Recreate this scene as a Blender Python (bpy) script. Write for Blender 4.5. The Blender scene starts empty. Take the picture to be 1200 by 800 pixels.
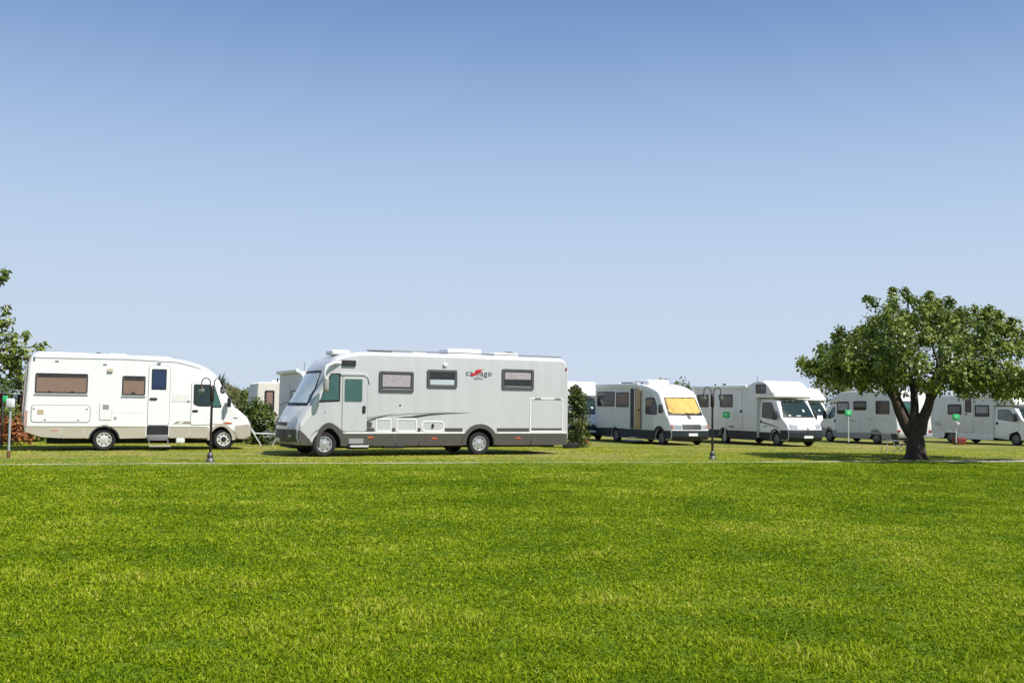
import bpy, bmesh, math, random
import numpy as np
from mathutils import Vector, Matrix
from mathutils.geometry import tessellate_polygon

random.seed(7)
RNG = np.random.default_rng(11)
SC = bpy.context.scene
COL = SC.collection
R = math.radians

# ------------------------------------------------------------------ camera, sky, sun, exposure
CAM_H = 1.5
pitch, roll = math.atan(74 / 1200), 0.012
fwd = Vector((0, math.cos(pitch), math.sin(pitch)))
r0, u0 = Vector((1, 0, 0)), Vector((0, -math.sin(pitch), math.cos(pitch)))
right = math.cos(roll) * r0 + math.sin(roll) * u0
up = -math.sin(roll) * r0 + math.cos(roll) * u0
cam_data = bpy.data.cameras.new('camera')
cam_data.sensor_width = 36
cam_data.sensor_fit = 'HORIZONTAL'
cam_data.lens = 36.0
cam_data.clip_start, cam_data.clip_end = 0.1, 6000
cam = bpy.data.objects.new('camera', cam_data)
M = Matrix((right, up, -fwd)).transposed().to_4x4()
M.translation = Vector((0, 0, CAM_H))
cam.matrix_world = M
COL.objects.link(cam)
SC.camera = cam

SUN_EL, SUN_AZ = 55.0, 122.0          # azimuth clockwise from +Y (the view direction)
world = bpy.data.worlds.new('World')
SC.world = world
world.use_nodes = True
wn = world.node_tree
for n in list(wn.nodes):
    wn.nodes.remove(n)
sky = wn.nodes.new('ShaderNodeTexSky')
sky.sky_type = 'NISHITA'
sky.sun_disc = False
sky.sun_elevation = R(SUN_EL)
sky.sun_rotation = R(SUN_AZ)
sky.altitude = 0
sky.air_density = 1.0
sky.dust_density = 0.4
sky.ozone_density = 2.5
bg = wn.nodes.new('ShaderNodeBackground')
bg.inputs['Strength'].default_value = 0.10
wo = wn.nodes.new('ShaderNodeOutputWorld')
# low hazy air: the sky pales to a milky lilac blue towards the horizon
tcw = wn.nodes.new('ShaderNodeTexCoord')
spw = wn.nodes.new('ShaderNodeSeparateXYZ')
wn.links.new(tcw.outputs['Generated'], spw.inputs[0])
def lin(r, g, b):
    return tuple(((c / 255 + .055) / 1.055) ** 2.4 if c > 10 else c / 3294 for c in (r, g, b))
hz = wn.nodes.new('ShaderNodeMapRange')
hz.inputs['From Max'].default_value = 0.42
wn.links.new(spw.outputs['Z'], hz.inputs['Value'])
air = wn.nodes.new('ShaderNodeValToRGB')
air.color_ramp.interpolation = 'B_SPLINE'
stops = ((0.0, (205, 219, 235)), (.143, (202, 217, 235)), (.343, (191, 211, 236)), (.53, (171, 197, 231)), (.707, (146, 175, 216)), (.874, (117, 149, 200)), (1.0, (103, 137, 193)))
for i, (p, c) in enumerate(stops):
    e = air.color_ramp.elements[i] if i < 2 else air.color_ramp.elements.new(p)
    e.position = p
    e.color = (*lin(*c), 1)
wn.links.new(hz.outputs['Result'], air.inputs['Fac'])
sc_ = wn.nodes.new('ShaderNodeVectorMath')
sc_.operation = 'SCALE'
sc_.inputs['Scale'].default_value = 1 / (0.10 * 2 ** 0.65)
wn.links.new(air.outputs['Color'], sc_.inputs[0])
up_ = wn.nodes.new('ShaderNodeMapRange')
up_.interpolation_type = 'SMOOTHSTEP'
up_.inputs['From Min'].default_value = 0.36
up_.inputs['From Max'].default_value = 0.75
wn.links.new(spw.outputs['Z'], up_.inputs['Value'])
mxw = wn.nodes.new('ShaderNodeMix')
mxw.data_type = 'RGBA'
wn.links.new(up_.outputs['Result'], mxw.inputs['Factor'])
wn.links.new(sc_.outputs[0], mxw.inputs['A'])
wn.links.new(sky.outputs['Color'], mxw.inputs['B'])
wn.links.new(mxw.outputs['Result'], bg.inputs['Color'])
wn.links.new(bg.outputs['Background'], wo.inputs['Surface'])

sd = bpy.data.lights.new('sun', 'SUN')
sd.energy = 4.2
sd.angle = R(0.5)
sd.color = (1.0, 0.955, 0.88)
sun = bpy.data.objects.new('sun', sd)
to_sun = Vector((math.sin(R(SUN_AZ)) * math.cos(R(SUN_EL)), math.cos(R(SUN_AZ)) * math.cos(R(SUN_EL)), math.sin(R(SUN_EL))))
sun.rotation_euler = to_sun.to_track_quat('Z', 'Y').to_euler()
sun.location = (20, -20, 40)
COL.objects.link(sun)

vs = SC.view_settings
vs.view_transform = 'Standard'
vs.look = 'None'
vs.gamma = 1
vs.use_curve_mapping = False
vs.exposure = 0.65

# ------------------------------------------------------------------ helpers: materials
def new_mat(name):
    m = bpy.data.materials.new(name)
    m.use_nodes = True
    nt = m.node_tree
    return m, nt, nt.nodes['Principled BSDF']

MATS = {}
def mat(name, col, rough=0.5, metal=0.0, var=0.0, scale=3.0, coat=0.0, bump=0.0, bscale=60.0, spec=0.5, dirt=None, streak=False):
    if name in MATS:
        return MATS[name]
    m, nt, b = new_mat(name)
    b.inputs['Base Color'].default_value = (*col, 1)
    b.inputs['Roughness'].default_value = rough
    b.inputs['Metallic'].default_value = metal
    b.inputs['Coat Weight'].default_value = coat
    b.inputs['Specular IOR Level'].default_value = spec
    tc = nt.nodes.new('ShaderNodeTexCoord')
    if var or dirt:
        n = nt.nodes.new('ShaderNodeTexNoise')
        n.inputs['Scale'].default_value = scale
        n.inputs['Detail'].default_value = 6
        if streak:
            mp = nt.nodes.new('ShaderNodeMapping')
            mp.inputs['Scale'].default_value = (3.0, 3.0, 0.35)
            nt.links.new(tc.outputs['Object'], mp.inputs['Vector'])
            nt.links.new(mp.outputs['Vector'], n.inputs['Vector'])
        else:
            nt.links.new(tc.outputs['Object'], n.inputs['Vector'])
        rp = nt.nodes.new('ShaderNodeMapRange')
        rp.inputs['From Min'].default_value = 0.3
        rp.inputs['From Max'].default_value = 0.75
        nt.links.new(n.outputs['Fac'], rp.inputs['Value'])
        mx = nt.nodes.new('ShaderNodeMix')
        mx.data_type = 'RGBA'
        d = dirt or tuple(c * (1 - var) for c in col)
        mx.inputs['A'].default_value = (*col, 1)
        mx.inputs['B'].default_value = (*d, 1)
        nt.links.new(rp.outputs['Result'], mx.inputs['Factor'])
        nt.links.new(mx.outputs['Result'], b.inputs['Base Color'])
    if bump:
        n2 = nt.nodes.new('ShaderNodeTexNoise')
        n2.inputs['Scale'].default_value = bscale
        n2.inputs['Detail'].default_value = 4
        nt.links.new(tc.outputs['Object'], n2.inputs['Vector'])
        bp = nt.nodes.new('ShaderNodeBump')
        bp.inputs['Strength'].default_value = bump
        bp.inputs['Distance'].default_value = 0.02
        nt.links.new(n2.outputs['Fac'], bp.inputs['Height'])
        nt.links.new(bp.outputs['Normal'], b.inputs['Normal'])
    MATS[name] = m
    return m

def foliage_mat(name, c0, c1, c2=None, transl=0.35, rough=0.45, spec=0.4):
    """leaf colours run from c0 to c1 (to c2) along the 'tint' attribute"""
    if name in MATS:
        return MATS[name]
    m, nt, b = new_mat(name)
    at = nt.nodes.new('ShaderNodeAttribute')
    at.attribute_name = 'tint'
    rp = nt.nodes.new('ShaderNodeValToRGB')
    rp.color_ramp.elements[0].color = (*c0, 1)
    rp.color_ramp.elements[1].color = (*c1, 1)
    if c2:
        rp.color_ramp.elements[1].position = 0.6
        e = rp.color_ramp.elements.new(1.0)
        e.color = (*c2, 1)
    nt.links.new(at.outputs['Fac'], rp.inputs['Fac'])
    nt.links.new(rp.outputs['Color'], b.inputs['Base Color'])
    b.inputs['Roughness'].default_value = rough
    b.inputs['Specular IOR Level'].default_value = spec
    tr = nt.nodes.new('ShaderNodeBsdfTranslucent')
    nt.links.new(rp.outputs['Color'], tr.inputs['Color'])
    mx = nt.nodes.new('ShaderNodeMixShader')
    mx.inputs[0].default_value = transl
    out = [n for n in nt.nodes if n.type == 'OUTPUT_MATERIAL'][0]
    nt.links.new(b.outputs[0], mx.inputs[1])
    nt.links.new(tr.outputs[0], mx.inputs[2])
    nt.links.new(mx.outputs[0], out.inputs['Surface'])
    MATS[name] = m
    return m

def clear_glass(name, tint=(0.9, 0.95, 0.93)):
    if name in MATS:
        return MATS[name]
    m, nt, b = new_mat(name)
    gl = nt.nodes.new('ShaderNodeBsdfGlossy')
    gl.inputs['Roughness'].default_value = 0.02
    tr = nt.nodes.new('ShaderNodeBsdfTransparent')
    tr.inputs['Color'].default_value = (*tint, 1)
    fr = nt.nodes.new('ShaderNodeFresnel')
    fr.inputs['IOR'].default_value = 1.5
    mx = nt.nodes.new('ShaderNodeMixShader')
    out = [n for n in nt.nodes if n.type == 'OUTPUT_MATERIAL'][0]
    nt.links.new(fr.outputs[0], mx.inputs[0])
    nt.links.new(tr.outputs[0], mx.inputs[1])
    nt.links.new(gl.outputs[0], mx.inputs[2])
    nt.links.new(mx.outputs[0], out.inputs['Surface'])
    MATS[name] = m
    return m

WHITE = mat('white_paint', (0.80, 0.80, 0.79), 0.32, 0, 0.09, 1.3, 0.3, streak=True)
WHITE2 = mat('white_gelcoat', (0.76, 0.755, 0.74), 0.4, 0, 0.07, 1.7, 0.15)
GREYWHITE = mat('grey_white_panel', (0.67, 0.665, 0.65), 0.42, 0, 0.12, 1.5, 0.1, streak=True)  # white greyed to carry the shaded flanks' tone in its colour
SILVER = mat('silver_paint', (0.57, 0.572, 0.572), 0.30, 0.15, 0.09, 1.1, 0.35, streak=True)
SILVER2 = mat('silver_front', (0.64, 0.645, 0.65), 0.3, 0.12, 0.04, 1.1, 0.5)
TAUPE = mat('taupe_plastic', (0.082, 0.076, 0.064), 0.5, 0.1, 0.15, 2.5, bump=0.05)
BEIGE = mat('beige_skirt', (0.50, 0.45, 0.36), 0.42, 0.15, 0.12, 2.0, 0.1)
NAVY = mat('navy_skirt', (0.012, 0.019, 0.026), 0.6, 0, 0.3, 3.0)
GREYSK = mat('grey_skirt', (0.30, 0.30, 0.29), 0.5, 0.1, 0.15, 2.0)
BLACKP = mat('black_plastic', (0.018, 0.018, 0.02), 0.5, 0, 0.3, 5.0)
CHASSIS = mat('chassis_black', (0.012, 0.012, 0.013), 0.8, 0, 0.3, 5.0)
RUBBER = mat('tyre_rubber', (0.016, 0.016, 0.017), 0.85, 0, 0.35, 6.0, bump=0.2, bscale=90)
ALLOY = mat('wheel_alloy', (0.55, 0.55, 0.56), 0.35, 0.6, 0.12, 8.0)
STEELW = mat('white_steel_wheel', (0.62, 0.61, 0.58), 0.42, 0.2, 0.2, 8.0)
SEAL = mat('panel_seal', (0.17, 0.17, 0.17), 0.6)
LSEAL = mat('light_seal', (0.40, 0.40, 0.40), 0.6)
WINFR = mat('window_frame_grey', (0.075, 0.075, 0.078), 0.45)
WINFRB = mat('window_frame_black', (0.02, 0.02, 0.022), 0.45)
GLASS = mat('tinted_acrylic', (0.022, 0.024, 0.023), 0.06, 0, 0.35, 2.2, spec=0.6)
GLASSB = mat('brown_tinted_acrylic', (0.045, 0.032, 0.028), 0.08, 0, 0.5, 3.0, spec=0.6)
GLASSG = mat('green_tinted_glass', (0.045, 0.125, 0.105), 0.05, 0, 0.3, 1.5, spec=0.7)
GLASSW = mat('windscreen_dark', (0.012, 0.03, 0.022), 0.04, 0, 0.4, 2.0, spec=0.7)
GLASSBLUE = mat('blue_door_glass', (0.012, 0.03, 0.085), 0.06, 0, 0.3, 2.0, spec=0.7)
SHADE = mat('silver_screen_shade', (0.54, 0.61, 0.61), 0.12, 0.1, 0.2, 1.6, 0.6)
BLIND = mat('brown_blind', (0.235, 0.150, 0.108), 0.55, 0, 0.18, 7.0, 0.4)
LACE = mat('lace_curtain', (0.42, 0.38, 0.40), 0.7, 0, 0.4, 14.0)
PINKC = mat('pink_curtain', (0.30, 0.19, 0.165), 0.7, 0, 0.4, 16.0)
YELLOWC = mat('yellow_curtain', (0.74, 0.47, 0.13), 0.75, 0, 0.25, 4.0)
WOOD = mat('door_lining', (0.46, 0.31, 0.16), 0.5, 0, 0.15, 4.0)
ORANGEL = mat('orange_marker', (0.55, 0.11, 0.02), 0.3)
REDL = mat('red_lamp', (0.28, 0.015, 0.02), 0.2, coat=0.5)
LAMPGL = mat('headlight_lens', (0.50, 0.52, 0.53), 0.08, 0.3, 0.35, 9.0, 0.6)
PLATE = mat('number_plate', (0.78, 0.78, 0.76), 0.4)
INK = mat('dark_ink', (0.05, 0.05, 0.055), 0.5)
INKG = mat('grey_ink', (0.28, 0.28, 0.275), 0.5)
INKGOLD = mat('gold_grey_ink', (0.40, 0.37, 0.31), 0.5)
REDINK = mat('red_ink', (0.50, 0.012, 0.02), 0.45)
CHROME = mat('bright_metal', (0.6, 0.6, 0.6), 0.25, 0.9)
GALV = mat('galvanised_post', (0.50, 0.52, 0.52), 0.5, 0.4, 0.25, 9.0)
RUST = mat('rusty_foot', (0.16, 0.065, 0.03), 0.85, 0, 0.4, 9.0)
GREENSIGN = mat('green_sign', (0.03, 0.50, 0.16), 0.45, 0, 0.15, 5.0)
LAMPPOST = mat('lamp_post_iron', (0.045, 0.032, 0.028), 0.5, 0.5, 0.4, 12.0, bump=0.1)
LAMPIRON = mat('lamp_post_foot', (0.12, 0.12, 0.125), 0.5, 0.5, 0.4, 12.0)
SOLAR = mat('solar_panel', (0.02, 0.022, 0.03), 0.2, 0.2)
BARK = mat('bark', (0.085, 0.062, 0.045), 0.9, 0, 0.55, 7.0, bump=0.9, bscale=14)

# ------------------------------------------------------------------ helpers: objects
def tag(o, label=None, cat=None, group=None, kind=None):
    if label: o['label'] = label
    if cat: o['category'] = cat
    if group: o['group'] = group
    if kind: o['kind'] = kind
    return o

def empty(name, loc, rz=0.0):
    o = bpy.data.objects.new(name, None)
    o.empty_display_size = 0.3
    o.location = loc
    o.rotation_euler = (0, 0, rz)
    COL.objects.link(o)
    return o

def link_bm(name, bm, m, parent=None, smooth=35.0):
    bmesh.ops.recalc_face_normals(bm, faces=bm.faces[:])
    me = bpy.data.meshes.new(name)
    bm.to_mesh(me)
    bm.free()
    if smooth:
        me.shade_smooth()
        me.set_sharp_from_angle(angle=R(smooth))
    for mm in (m if isinstance(m, (list, tuple)) else [m]):
        me.materials.append(mm)
    o = bpy.data.objects.new(name, me)
    COL.objects.link(o)
    o.parent = parent
    return o

def mesh_np(name, V, F, m, parent=None, tint=None, smooth=False):
    """V (n,3), F (k,3 or 4)"""
    V = np.asarray(V, np.float32)
    F = np.asarray(F, np.int32)
    me = bpy.data.meshes.new(name)
    me.vertices.add(len(V))
    me.vertices.foreach_set('co', V.ravel())
    k = F.shape[1]
    me.loops.add(F.size)
    me.loops.foreach_set('vertex_index', F.ravel())
    me.polygons.add(len(F))
    me.polygons.foreach_set('loop_start', np.arange(0, F.size, k, dtype=np.int32))
    me.polygons.foreach_set('loop_total', np.full(len(F), k, np.int32))
    me.polygons.foreach_set('use_smooth', np.full(len(F), smooth, bool))
    me.update(calc_edges=True)
    if tint is not None:
        a = me.attributes.new('tint', 'FLOAT', 'POINT')
        a.data.foreach_set('value', np.asarray(tint, np.float32))
    me.materials.append(m)
    o = bpy.data.objects.new(name, me)
    COL.objects.link(o)
    o.parent = parent
    return o

def children(o):
    return [c for c in bpy.data.objects if c.parent == o]

def copy_tree(o, parent=None):
    c = o.copy()
    COL.objects.link(c)
    c.parent = parent
    for ch in children(o):
        copy_tree(ch, c)
    return c

def add_box(bm, x0, x1, y0, y1, z0, z1, bevel=0.0, seg=2):
    r = bmesh.ops.create_cube(bm, size=1.0)
    for v in r['verts']:
        v.co = Vector(((x0 + x1) / 2 + v.co.x * (x1 - x0), (y0 + y1) / 2 + v.co.y * (y1 - y0), (z0 + z1) / 2 + v.co.z * (z1 - z0)))
    if bevel:
        es = list({e for v in r['verts'] for e in v.link_edges})
        bmesh.ops.bevel(bm, geom=es, offset=bevel, segments=seg, affect='EDGES', profile=0.5)

def add_tube(bm, pts, rad, n=8, cap=True):
    pts = [Vector(p) for p in pts]
    if not isinstance(rad, (list, tuple)):
        rad = [rad] * len(pts)
    rings = []
    ref = None
    for i, p in enumerate(pts):
        t = (pts[min(i + 1, len(pts) - 1)] - pts[max(i - 1, 0)]).normalized()
        if ref is None:
            ref = t.orthogonal().normalized()
        ref = (ref - t * ref.dot(t))
        if ref.length < 1e-5: ref = t.orthogonal()
        ref.normalize()
        b = t.cross(ref)
        rings.append([bm.verts.new(p + rad[i] * (math.cos(2 * math.pi * k / n) * ref + math.sin(2 * math.pi * k / n) * b)) for k in range(n)])
    for a, b in zip(rings, rings[1:]):
        for k in range(n):
            bm.faces.new((a[k], a[(k + 1) % n], b[(k + 1) % n], b[k]))
    if cap:
        bm.faces.new(rings[0][::-1])
        bm.faces.new(rings[-1])

def add_lathe(bm, prof, axis='Z', n=24, c=(0, 0, 0), close=True):
    """prof: list of (radius, height along axis)"""
    rings = []
    for r, h in prof:
        ring = []
        for k in range(n):
            a = 2 * math.pi * k / n
            x, y = r * math.cos(a), r * math.sin(a)
            p = (x, y, h) if axis == 'Z' else (x, h, y)
            ring.append(bm.verts.new((p[0] + c[0], p[1] + c[1], p[2] + c[2])))
        rings.append(ring)
    for a, b in zip(rings, rings[1:]):
        for k in range(n):
            bm.faces.new((a[k], a[(k + 1) % n], b[(k + 1) % n], b[k]))
    if close:
        bm.faces.new(rings[0][::-1])
        bm.faces.new(rings[-1])

def rrect(a0, b0, a1, b1, r=0.05, n=4):
    """rounded rectangle, counter-clockwise in (a, b)"""
    a0, a1 = min(a0, a1), max(a0, a1)
    b0, b1 = min(b0, b1), max(b0, b1)
    r = min(r, (a1 - a0) * .49, (b1 - b0) * .49)
    out = []
    for cx, cy, s in ((a1 - r, b1 - r, 0), (a0 + r, b1 - r, 90), (a0 + r, b0 + r, 180), (a1 - r, b0 + r, 270)):
        for k in range(n + 1):
            t = R(s + 90 * k / n)
            out.append((cx + r * math.cos(t), cy + r * math.sin(t)))
    return out

def rpoly(pts, r=0.05, n=3):
    """round the corners of any polygon"""
    out = []
    m = len(pts)
    for i in range(m):
        p0, p, p1 = (Vector(pts[(i + d) % m]) for d in (-1, 0, 1))
        a, b = (p0 - p), (p1 - p)
        d = min(r, a.length * .45, b.length * .45)
        A, B = p + a.normalized() * d, p + b.normalized() * d
        for k in range(n + 1):
            t = k / n
            q = (1 - t) ** 2 * A + 2 * t * (1 - t) * p + t * t * B
            out.append((q.x, q.y))
    return out

def inset_poly(pts, d):
    """shrink a polygon by d (positive = inwards)"""
    P = np.array(pts, float)
    area = 0.5 * np.sum(P[:, 0] * np.roll(P[:, 1], -1) - np.roll(P[:, 0], -1) * P[:, 1])
    s = 1 if area > 0 else -1
    prev, nxt = np.roll(P, 1, 0), np.roll(P, -1, 0)
    e0, e1 = P - prev, nxt - P
    e0 /= np.linalg.norm(e0, axis=1)[:, None] + 1e-9
    e1 /= np.linalg.norm(e1, axis=1)[:, None] + 1e-9
    n0, n1 = np.stack([-e0[:, 1], e0[:, 0]], 1) * s, np.stack([-e1[:, 1], e1[:, 0]], 1) * s
    b = n0 + n1
    l2 = np.maximum(np.sum(b * b, 1), 0.6)
    return [tuple(x) for x in P + d * 2 * b / l2[:, None]]

def fill(bm, verts):
    for t in tessellate_polygon([[v.co.copy() for v in verts]]):
        if len(set(t)) == 3:
            try:
                bm.faces.new([verts[i] for i in t])
            except ValueError:
                pass

def smooth01(x, a, b):
    t = min(max((x - a) / (b - a), 0), 1)
    return t * t * (3 - 2 * t)

# ------------------------------------------------------------------ vehicle kit
class Shell:
    """a body in nominal box space (u forward, v left, z up); fn bends it to its real plan and section"""
    def __init__(s, W, fn=None, zcuts=(), ucuts=()):
        s.W, s.fn, s.zc, s.uc = W, fn, zcuts, ucuts
    def cut_map(s, bm):
        for z in s.zc:
            bmesh.ops.bisect_plane(bm, geom=bm.verts[:] + bm.edges[:] + bm.faces[:], plane_co=(0, 0, z), plane_no=(0, 0, 1), dist=1e-5)
        for u in s.uc:
            bmesh.ops.bisect_plane(bm, geom=bm.verts[:] + bm.edges[:] + bm.faces[:], plane_co=(u, 0, 0), plane_no=(1, 0, 0), dist=1e-5)
        big = [f for f in bm.faces if len(f.verts) > 4]
        if big:
            bmesh.ops.triangulate(bm, faces=big)
        if s.fn:
            for v in bm.verts:
                v.co = Vector(s.fn(v.co.x, v.co.y, v.co.z, s.W / 2))
    def body(s, name, prof, m, parent, r=0.08, seg=4, mid=(-.8, -.4, 0, .4, .8)):
        bm = bmesh.new()
        st = []
        for k in range(seg + 1):
            a = math.pi / 2 * k / seg
            st.append((-(s.W / 2 - r * (1 - math.cos(a))), r * (1 - math.sin(a))))
        st += [(t * (s.W / 2 - r), 0) for t in mid]
        for k in range(seg, -1, -1):
            a = math.pi / 2 * k / seg
            st.append(((s.W / 2 - r * (1 - math.cos(a))), r * (1 - math.sin(a))))
        loops = []
        for v, ins in st:
            pp = inset_poly(prof, ins) if ins > 1e-6 else prof
            loops.append([bm.verts.new((p[0], v, p[1])) for p in pp])
        n = len(prof)
        for a, b in zip(loops, loops[1:]):
            for k in range(n):
                bm.faces.new((a[k], a[(k + 1) % n], b[(k + 1) % n], b[k]))
        for lp in (loops[0], loops[-1]):        # flat flanks: own vertices, so their shading stays flat
            fill(bm, [bm.verts.new(x.co) for x in lp])
        s.cut_map(bm)
        return link_bm(name, bm, m, parent, 32)
    def plate(s, name, pts, side, m, parent, th=0.012, lo=-0.01, bev=0.004, hole=None):
        """a panel on the flank; pts in (u, z); hole = inner outline of a ring"""
        bm = bmesh.new()
        v = lambda d: side * (s.W / 2 + d)
        if hole is None:
            A = [bm.verts.new((p[0], v(lo), p[1])) for p in pts]
            B = [bm.verts.new((p[0], v(th - bev), p[1])) for p in pts]
            Cc = [bm.verts.new((p[0], v(th), p[1])) for p in inset_poly(pts, bev)]
            n = len(pts)
            for a, b in ((A, B), (B, Cc)):
                for k in range(n):
                    bm.faces.new((a[k], a[(k + 1) % n], b[(k + 1) % n], b[k]))
            fill(bm, Cc)
        else:
            n = len(pts)
            L = [[bm.verts.new((p[0], v(d), p[1])) for p in q] for q, d in ((pts, lo), (pts, th - bev), (inset_poly(pts, bev), th), (inset_poly(hole, -bev), th), (hole, th - bev), (hole, lo))]
            for a, b in zip(L, L[1:]):
                for k in range(n):
                    bm.faces.new((a[k], a[(k + 1) % n], b[(k + 1) % n], b[k]))
        s.cut_map(bm)
        return link_bm(name, bm, m, parent, 30)
    def front(s, name, path, v0, v1, m, parent, off=0.006, nv=9, sub=4, wave=None, back=0.02):
        """a panel lying on the front skin: path [(u, z)...], v range v0..v1 (numbers or per-path-point lists)"""
        P = [Vector(p) for p in path]
        a0 = v0 if isinstance(v0, (list, tuple)) else [v0] * len(P)
        a1 = v1 if isinstance(v1, (list, tuple)) else [v1] * len(P)
        rows = []
        for i in range(len(P) - 1):
            for k in range(sub + (1 if i == len(P) - 2 else 0)):
                t = k / sub
                q = P[i].lerp(P[i + 1], t)
                d = (P[i + 1] - P[i]).normalized()
                nn = Vector((-d.y, d.x))
                if nn.x < 0: nn = -nn
                if abs(d.x) > abs(d.y) and nn.y < 0: nn = -nn
                rows.append((q, nn, a0[i] + (a0[i + 1] - a0[i]) * t, a1[i] + (a1[i + 1] - a1[i]) * t))
        bm = bmesh.new()
        G = []
        for q, nn, b0, b1 in rows:
            row = []
            for j in range(nv):
                v = b0 + (b1 - b0) * j / (nv - 1)
                o = off + (wave(v, q.y) if wave else 0)
                row.append(bm.verts.new((q.x + nn.x * o, v, q.y + nn.y * o)))
            G.append(row)
        fs = []
        for a, b in zip(G, G[1:]):
            for j in range(nv - 1):
                fs.append(bm.faces.new((a[j], a[j + 1], b[j + 1], b[j])))
        # thickness: a skirt down to the skin
        ed = [e for e in bm.edges if e.is_boundary]
        r = bmesh.ops.extrude_edge_only(bm, edges=ed)
        nv_ = [g for g in r['geom'] if isinstance(g, bmesh.types.BMVert)]
        mean = sum((x[1] for x in rows), Vector((0, 0))) / len(rows)
        for v in nv_:
            v.co.x -= mean.x * (off + back)
            v.co.z -= mean.y * (off + back)
        if s.fn:
            for v in bm.verts:
                v.co = Vector(s.fn(v.co.x, v.co.y, v.co.z, s.W / 2))
        return link_bm(name, bm, m, parent, 40)

    # -- composite parts
    def window(s, rect, side, parent, pane=None, fr=None, fw=0.045, r=0.06, blind=None, blind_frac=1.0, name='window', panename='pane', th=0.022):
        fr = fr or WINFR
        o = rrect(*rect, r=r)
        i = rrect(min(rect[0], rect[2]) + fw, min(rect[1], rect[3]) + fw, max(rect[0], rect[2]) - fw, max(rect[1], rect[3]) - fw, r=r * .6)
        w = s.plate(name, o, side, fr, parent, th=th, hole=i)
        p = s.plate(panename, inset_poly(i, -0.003), side, pane or GLASS, w, th=th * .5)
        if blind:
            u0_, u1_ = min(i)[0] + .03, max(i)[0] - .03
            zz = [q[1] for q in i]
            zb, zt = min(zz) + .03, max(zz) - .03
            zm = zt - (zt - zb) * blind_frac
            s.plate('blind', rrect(u0_, zm, u1_, zt, .02), side, blind, w, th=th * .5 + .003)
        return w
    def door(s, rect, side, m, parent, seal=None, r=0.07, name='door', gap=0.016, th=0.014, poly=None):
        o = poly or rrect(*rect, r=r)
        d = s.plate(name, inset_poly(o, gap), side, m, parent, th=th)
        s.plate('seal', o, side, seal or SEAL, d, th=0.004)
        return d
    def outline(s, name, pts, side, m, parent, w=0.025, th=0.010):
        return s.plate(name, pts, side, m, parent, th=th, hole=inset_poly(pts, w))

def arc(uc, zc, r, a0, a1, n=10):
    return [(uc + r * math.cos(R(a0 + (a1 - a0) * k / n)), zc + r * math.sin(R(a0 + (a1 - a0) * k / n))) for k in range(n + 1)]

def arch(uc, zb, r, zc):
    """wheel cut-out, walked from front to back along the underside at height zb"""
    a = math.degrees(math.asin(max(-1, min(1, (zb - zc) / r))))
    return arc(uc, zc, r, a, 180 - a, 12)

def wheel(parent, u, v, r, side, rim=None, style='steel', w=0.20, steer=0.0):
    bm = bmesh.new()
    a, b = r * .62, r
    prof = [(a, -w * .42), (a + .02, -w * .5), (b - .035, -w * .5), (b - .008, -w * .38), (b, -w * .2), (b, w * .2), (b - .008, w * .38), (b - .035, w * .5), (a + .02, w * .5), (a, w * .42)]
    add_lathe(bm, prof, 'Y', 32, (0, 0, 0), close=False)
    add_lathe(bm, [(a + .005, -.02), (a + .005, .02)], 'Y', 24)
    t = link_bm('wheel', bm, RUBBER, parent, 40)
    t.location = (u, v, r)
    t.rotation_euler = (0, 0, steer)
    bm = bmesh.new()
    o = side * w * .40
    add_lathe(bm, [(a + .004, o * .6), (a + .006, o * 1.15), (a - .02, o * 1.15), (a - .035, o * .8), (a - .035, o * .6)], 'Y', 28, close=False)
    n = 7 if style == 'alloy' else 8
    hub = .36 if style == 'alloy' else .50
    for k in range(n):
        th = 2 * math.pi * k / n
        for q in range(2):
            pass
        wd = .052 if style == 'alloy' else .036
        p = []
        for rr, ww, oo in ((a * hub * .8, wd * 1.25, o * .98), (a - .025, wd * .85, o * .85)):
            for sg in (-1, 1):
                p.append((rr * math.cos(th) - sg * ww * math.sin(th), oo, rr * math.sin(th) + sg * ww * math.cos(th)))
        for dd in (0, -side * .03):
            pass
        q0 = [bm.verts.new(x) for x in (p[0], p[1], p[3], p[2])]
        q1 = [bm.verts.new((x[0], x[1] - side * .03, x[2])) for x in (p[0], p[1], p[3], p[2])]
        bm.faces.new(q0); bm.faces.new(q1)
        for i in range(4):
            bm.faces.new((q0[i], q0[(i + 1) % 4], q1[(i + 1) % 4], q1[i]))
    add_lathe(bm, [(a * hub, o * .6), (a * hub, o * .96), (a * hub * .75, o * 1.06), (.02, o * 1.08)], 'Y', 20)
    link_bm('rim', bm, rim or ALLOY, t, 35)
    if style == 'dark_hub':
        bm = bmesh.new()
        add_lathe(bm, [(a * .42, o * 1.0), (a * .42, o * 1.15), (a * .2, o * 1.3), (.01, o * 1.3)], 'Y', 6)
        link_bm('hub_cap', bm, BLACKP, t, 35)
    return t

def axle_pair(parent, u, W, r, **k):
    w = k.get('w', .20)
    for sg in (1, -1):
        wheel(parent, u, sg * (W / 2 - .03 - w / 2), r, sg, **k)

def arch_liner(bm, uc, zc, r, W):
    """dark lining of a wheel arch: its roof out to the flank, its inner wall behind the wheel"""
    pts = arc(uc, zc, r, -8, 188, 14)
    row = lambda v: [bm.verts.new((p[0], v, p[1])) for p in pts]
    for s in (-1, 1):
        A, B = row(s * (W / 2 - .27)), row(s * (W / 2 - .035))
        for k in range(len(pts) - 1):
            bm.faces.new((A[k], A[k + 1], B[k + 1], B[k]))
        fill(bm, row(s * (W / 2 - .27)))

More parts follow.
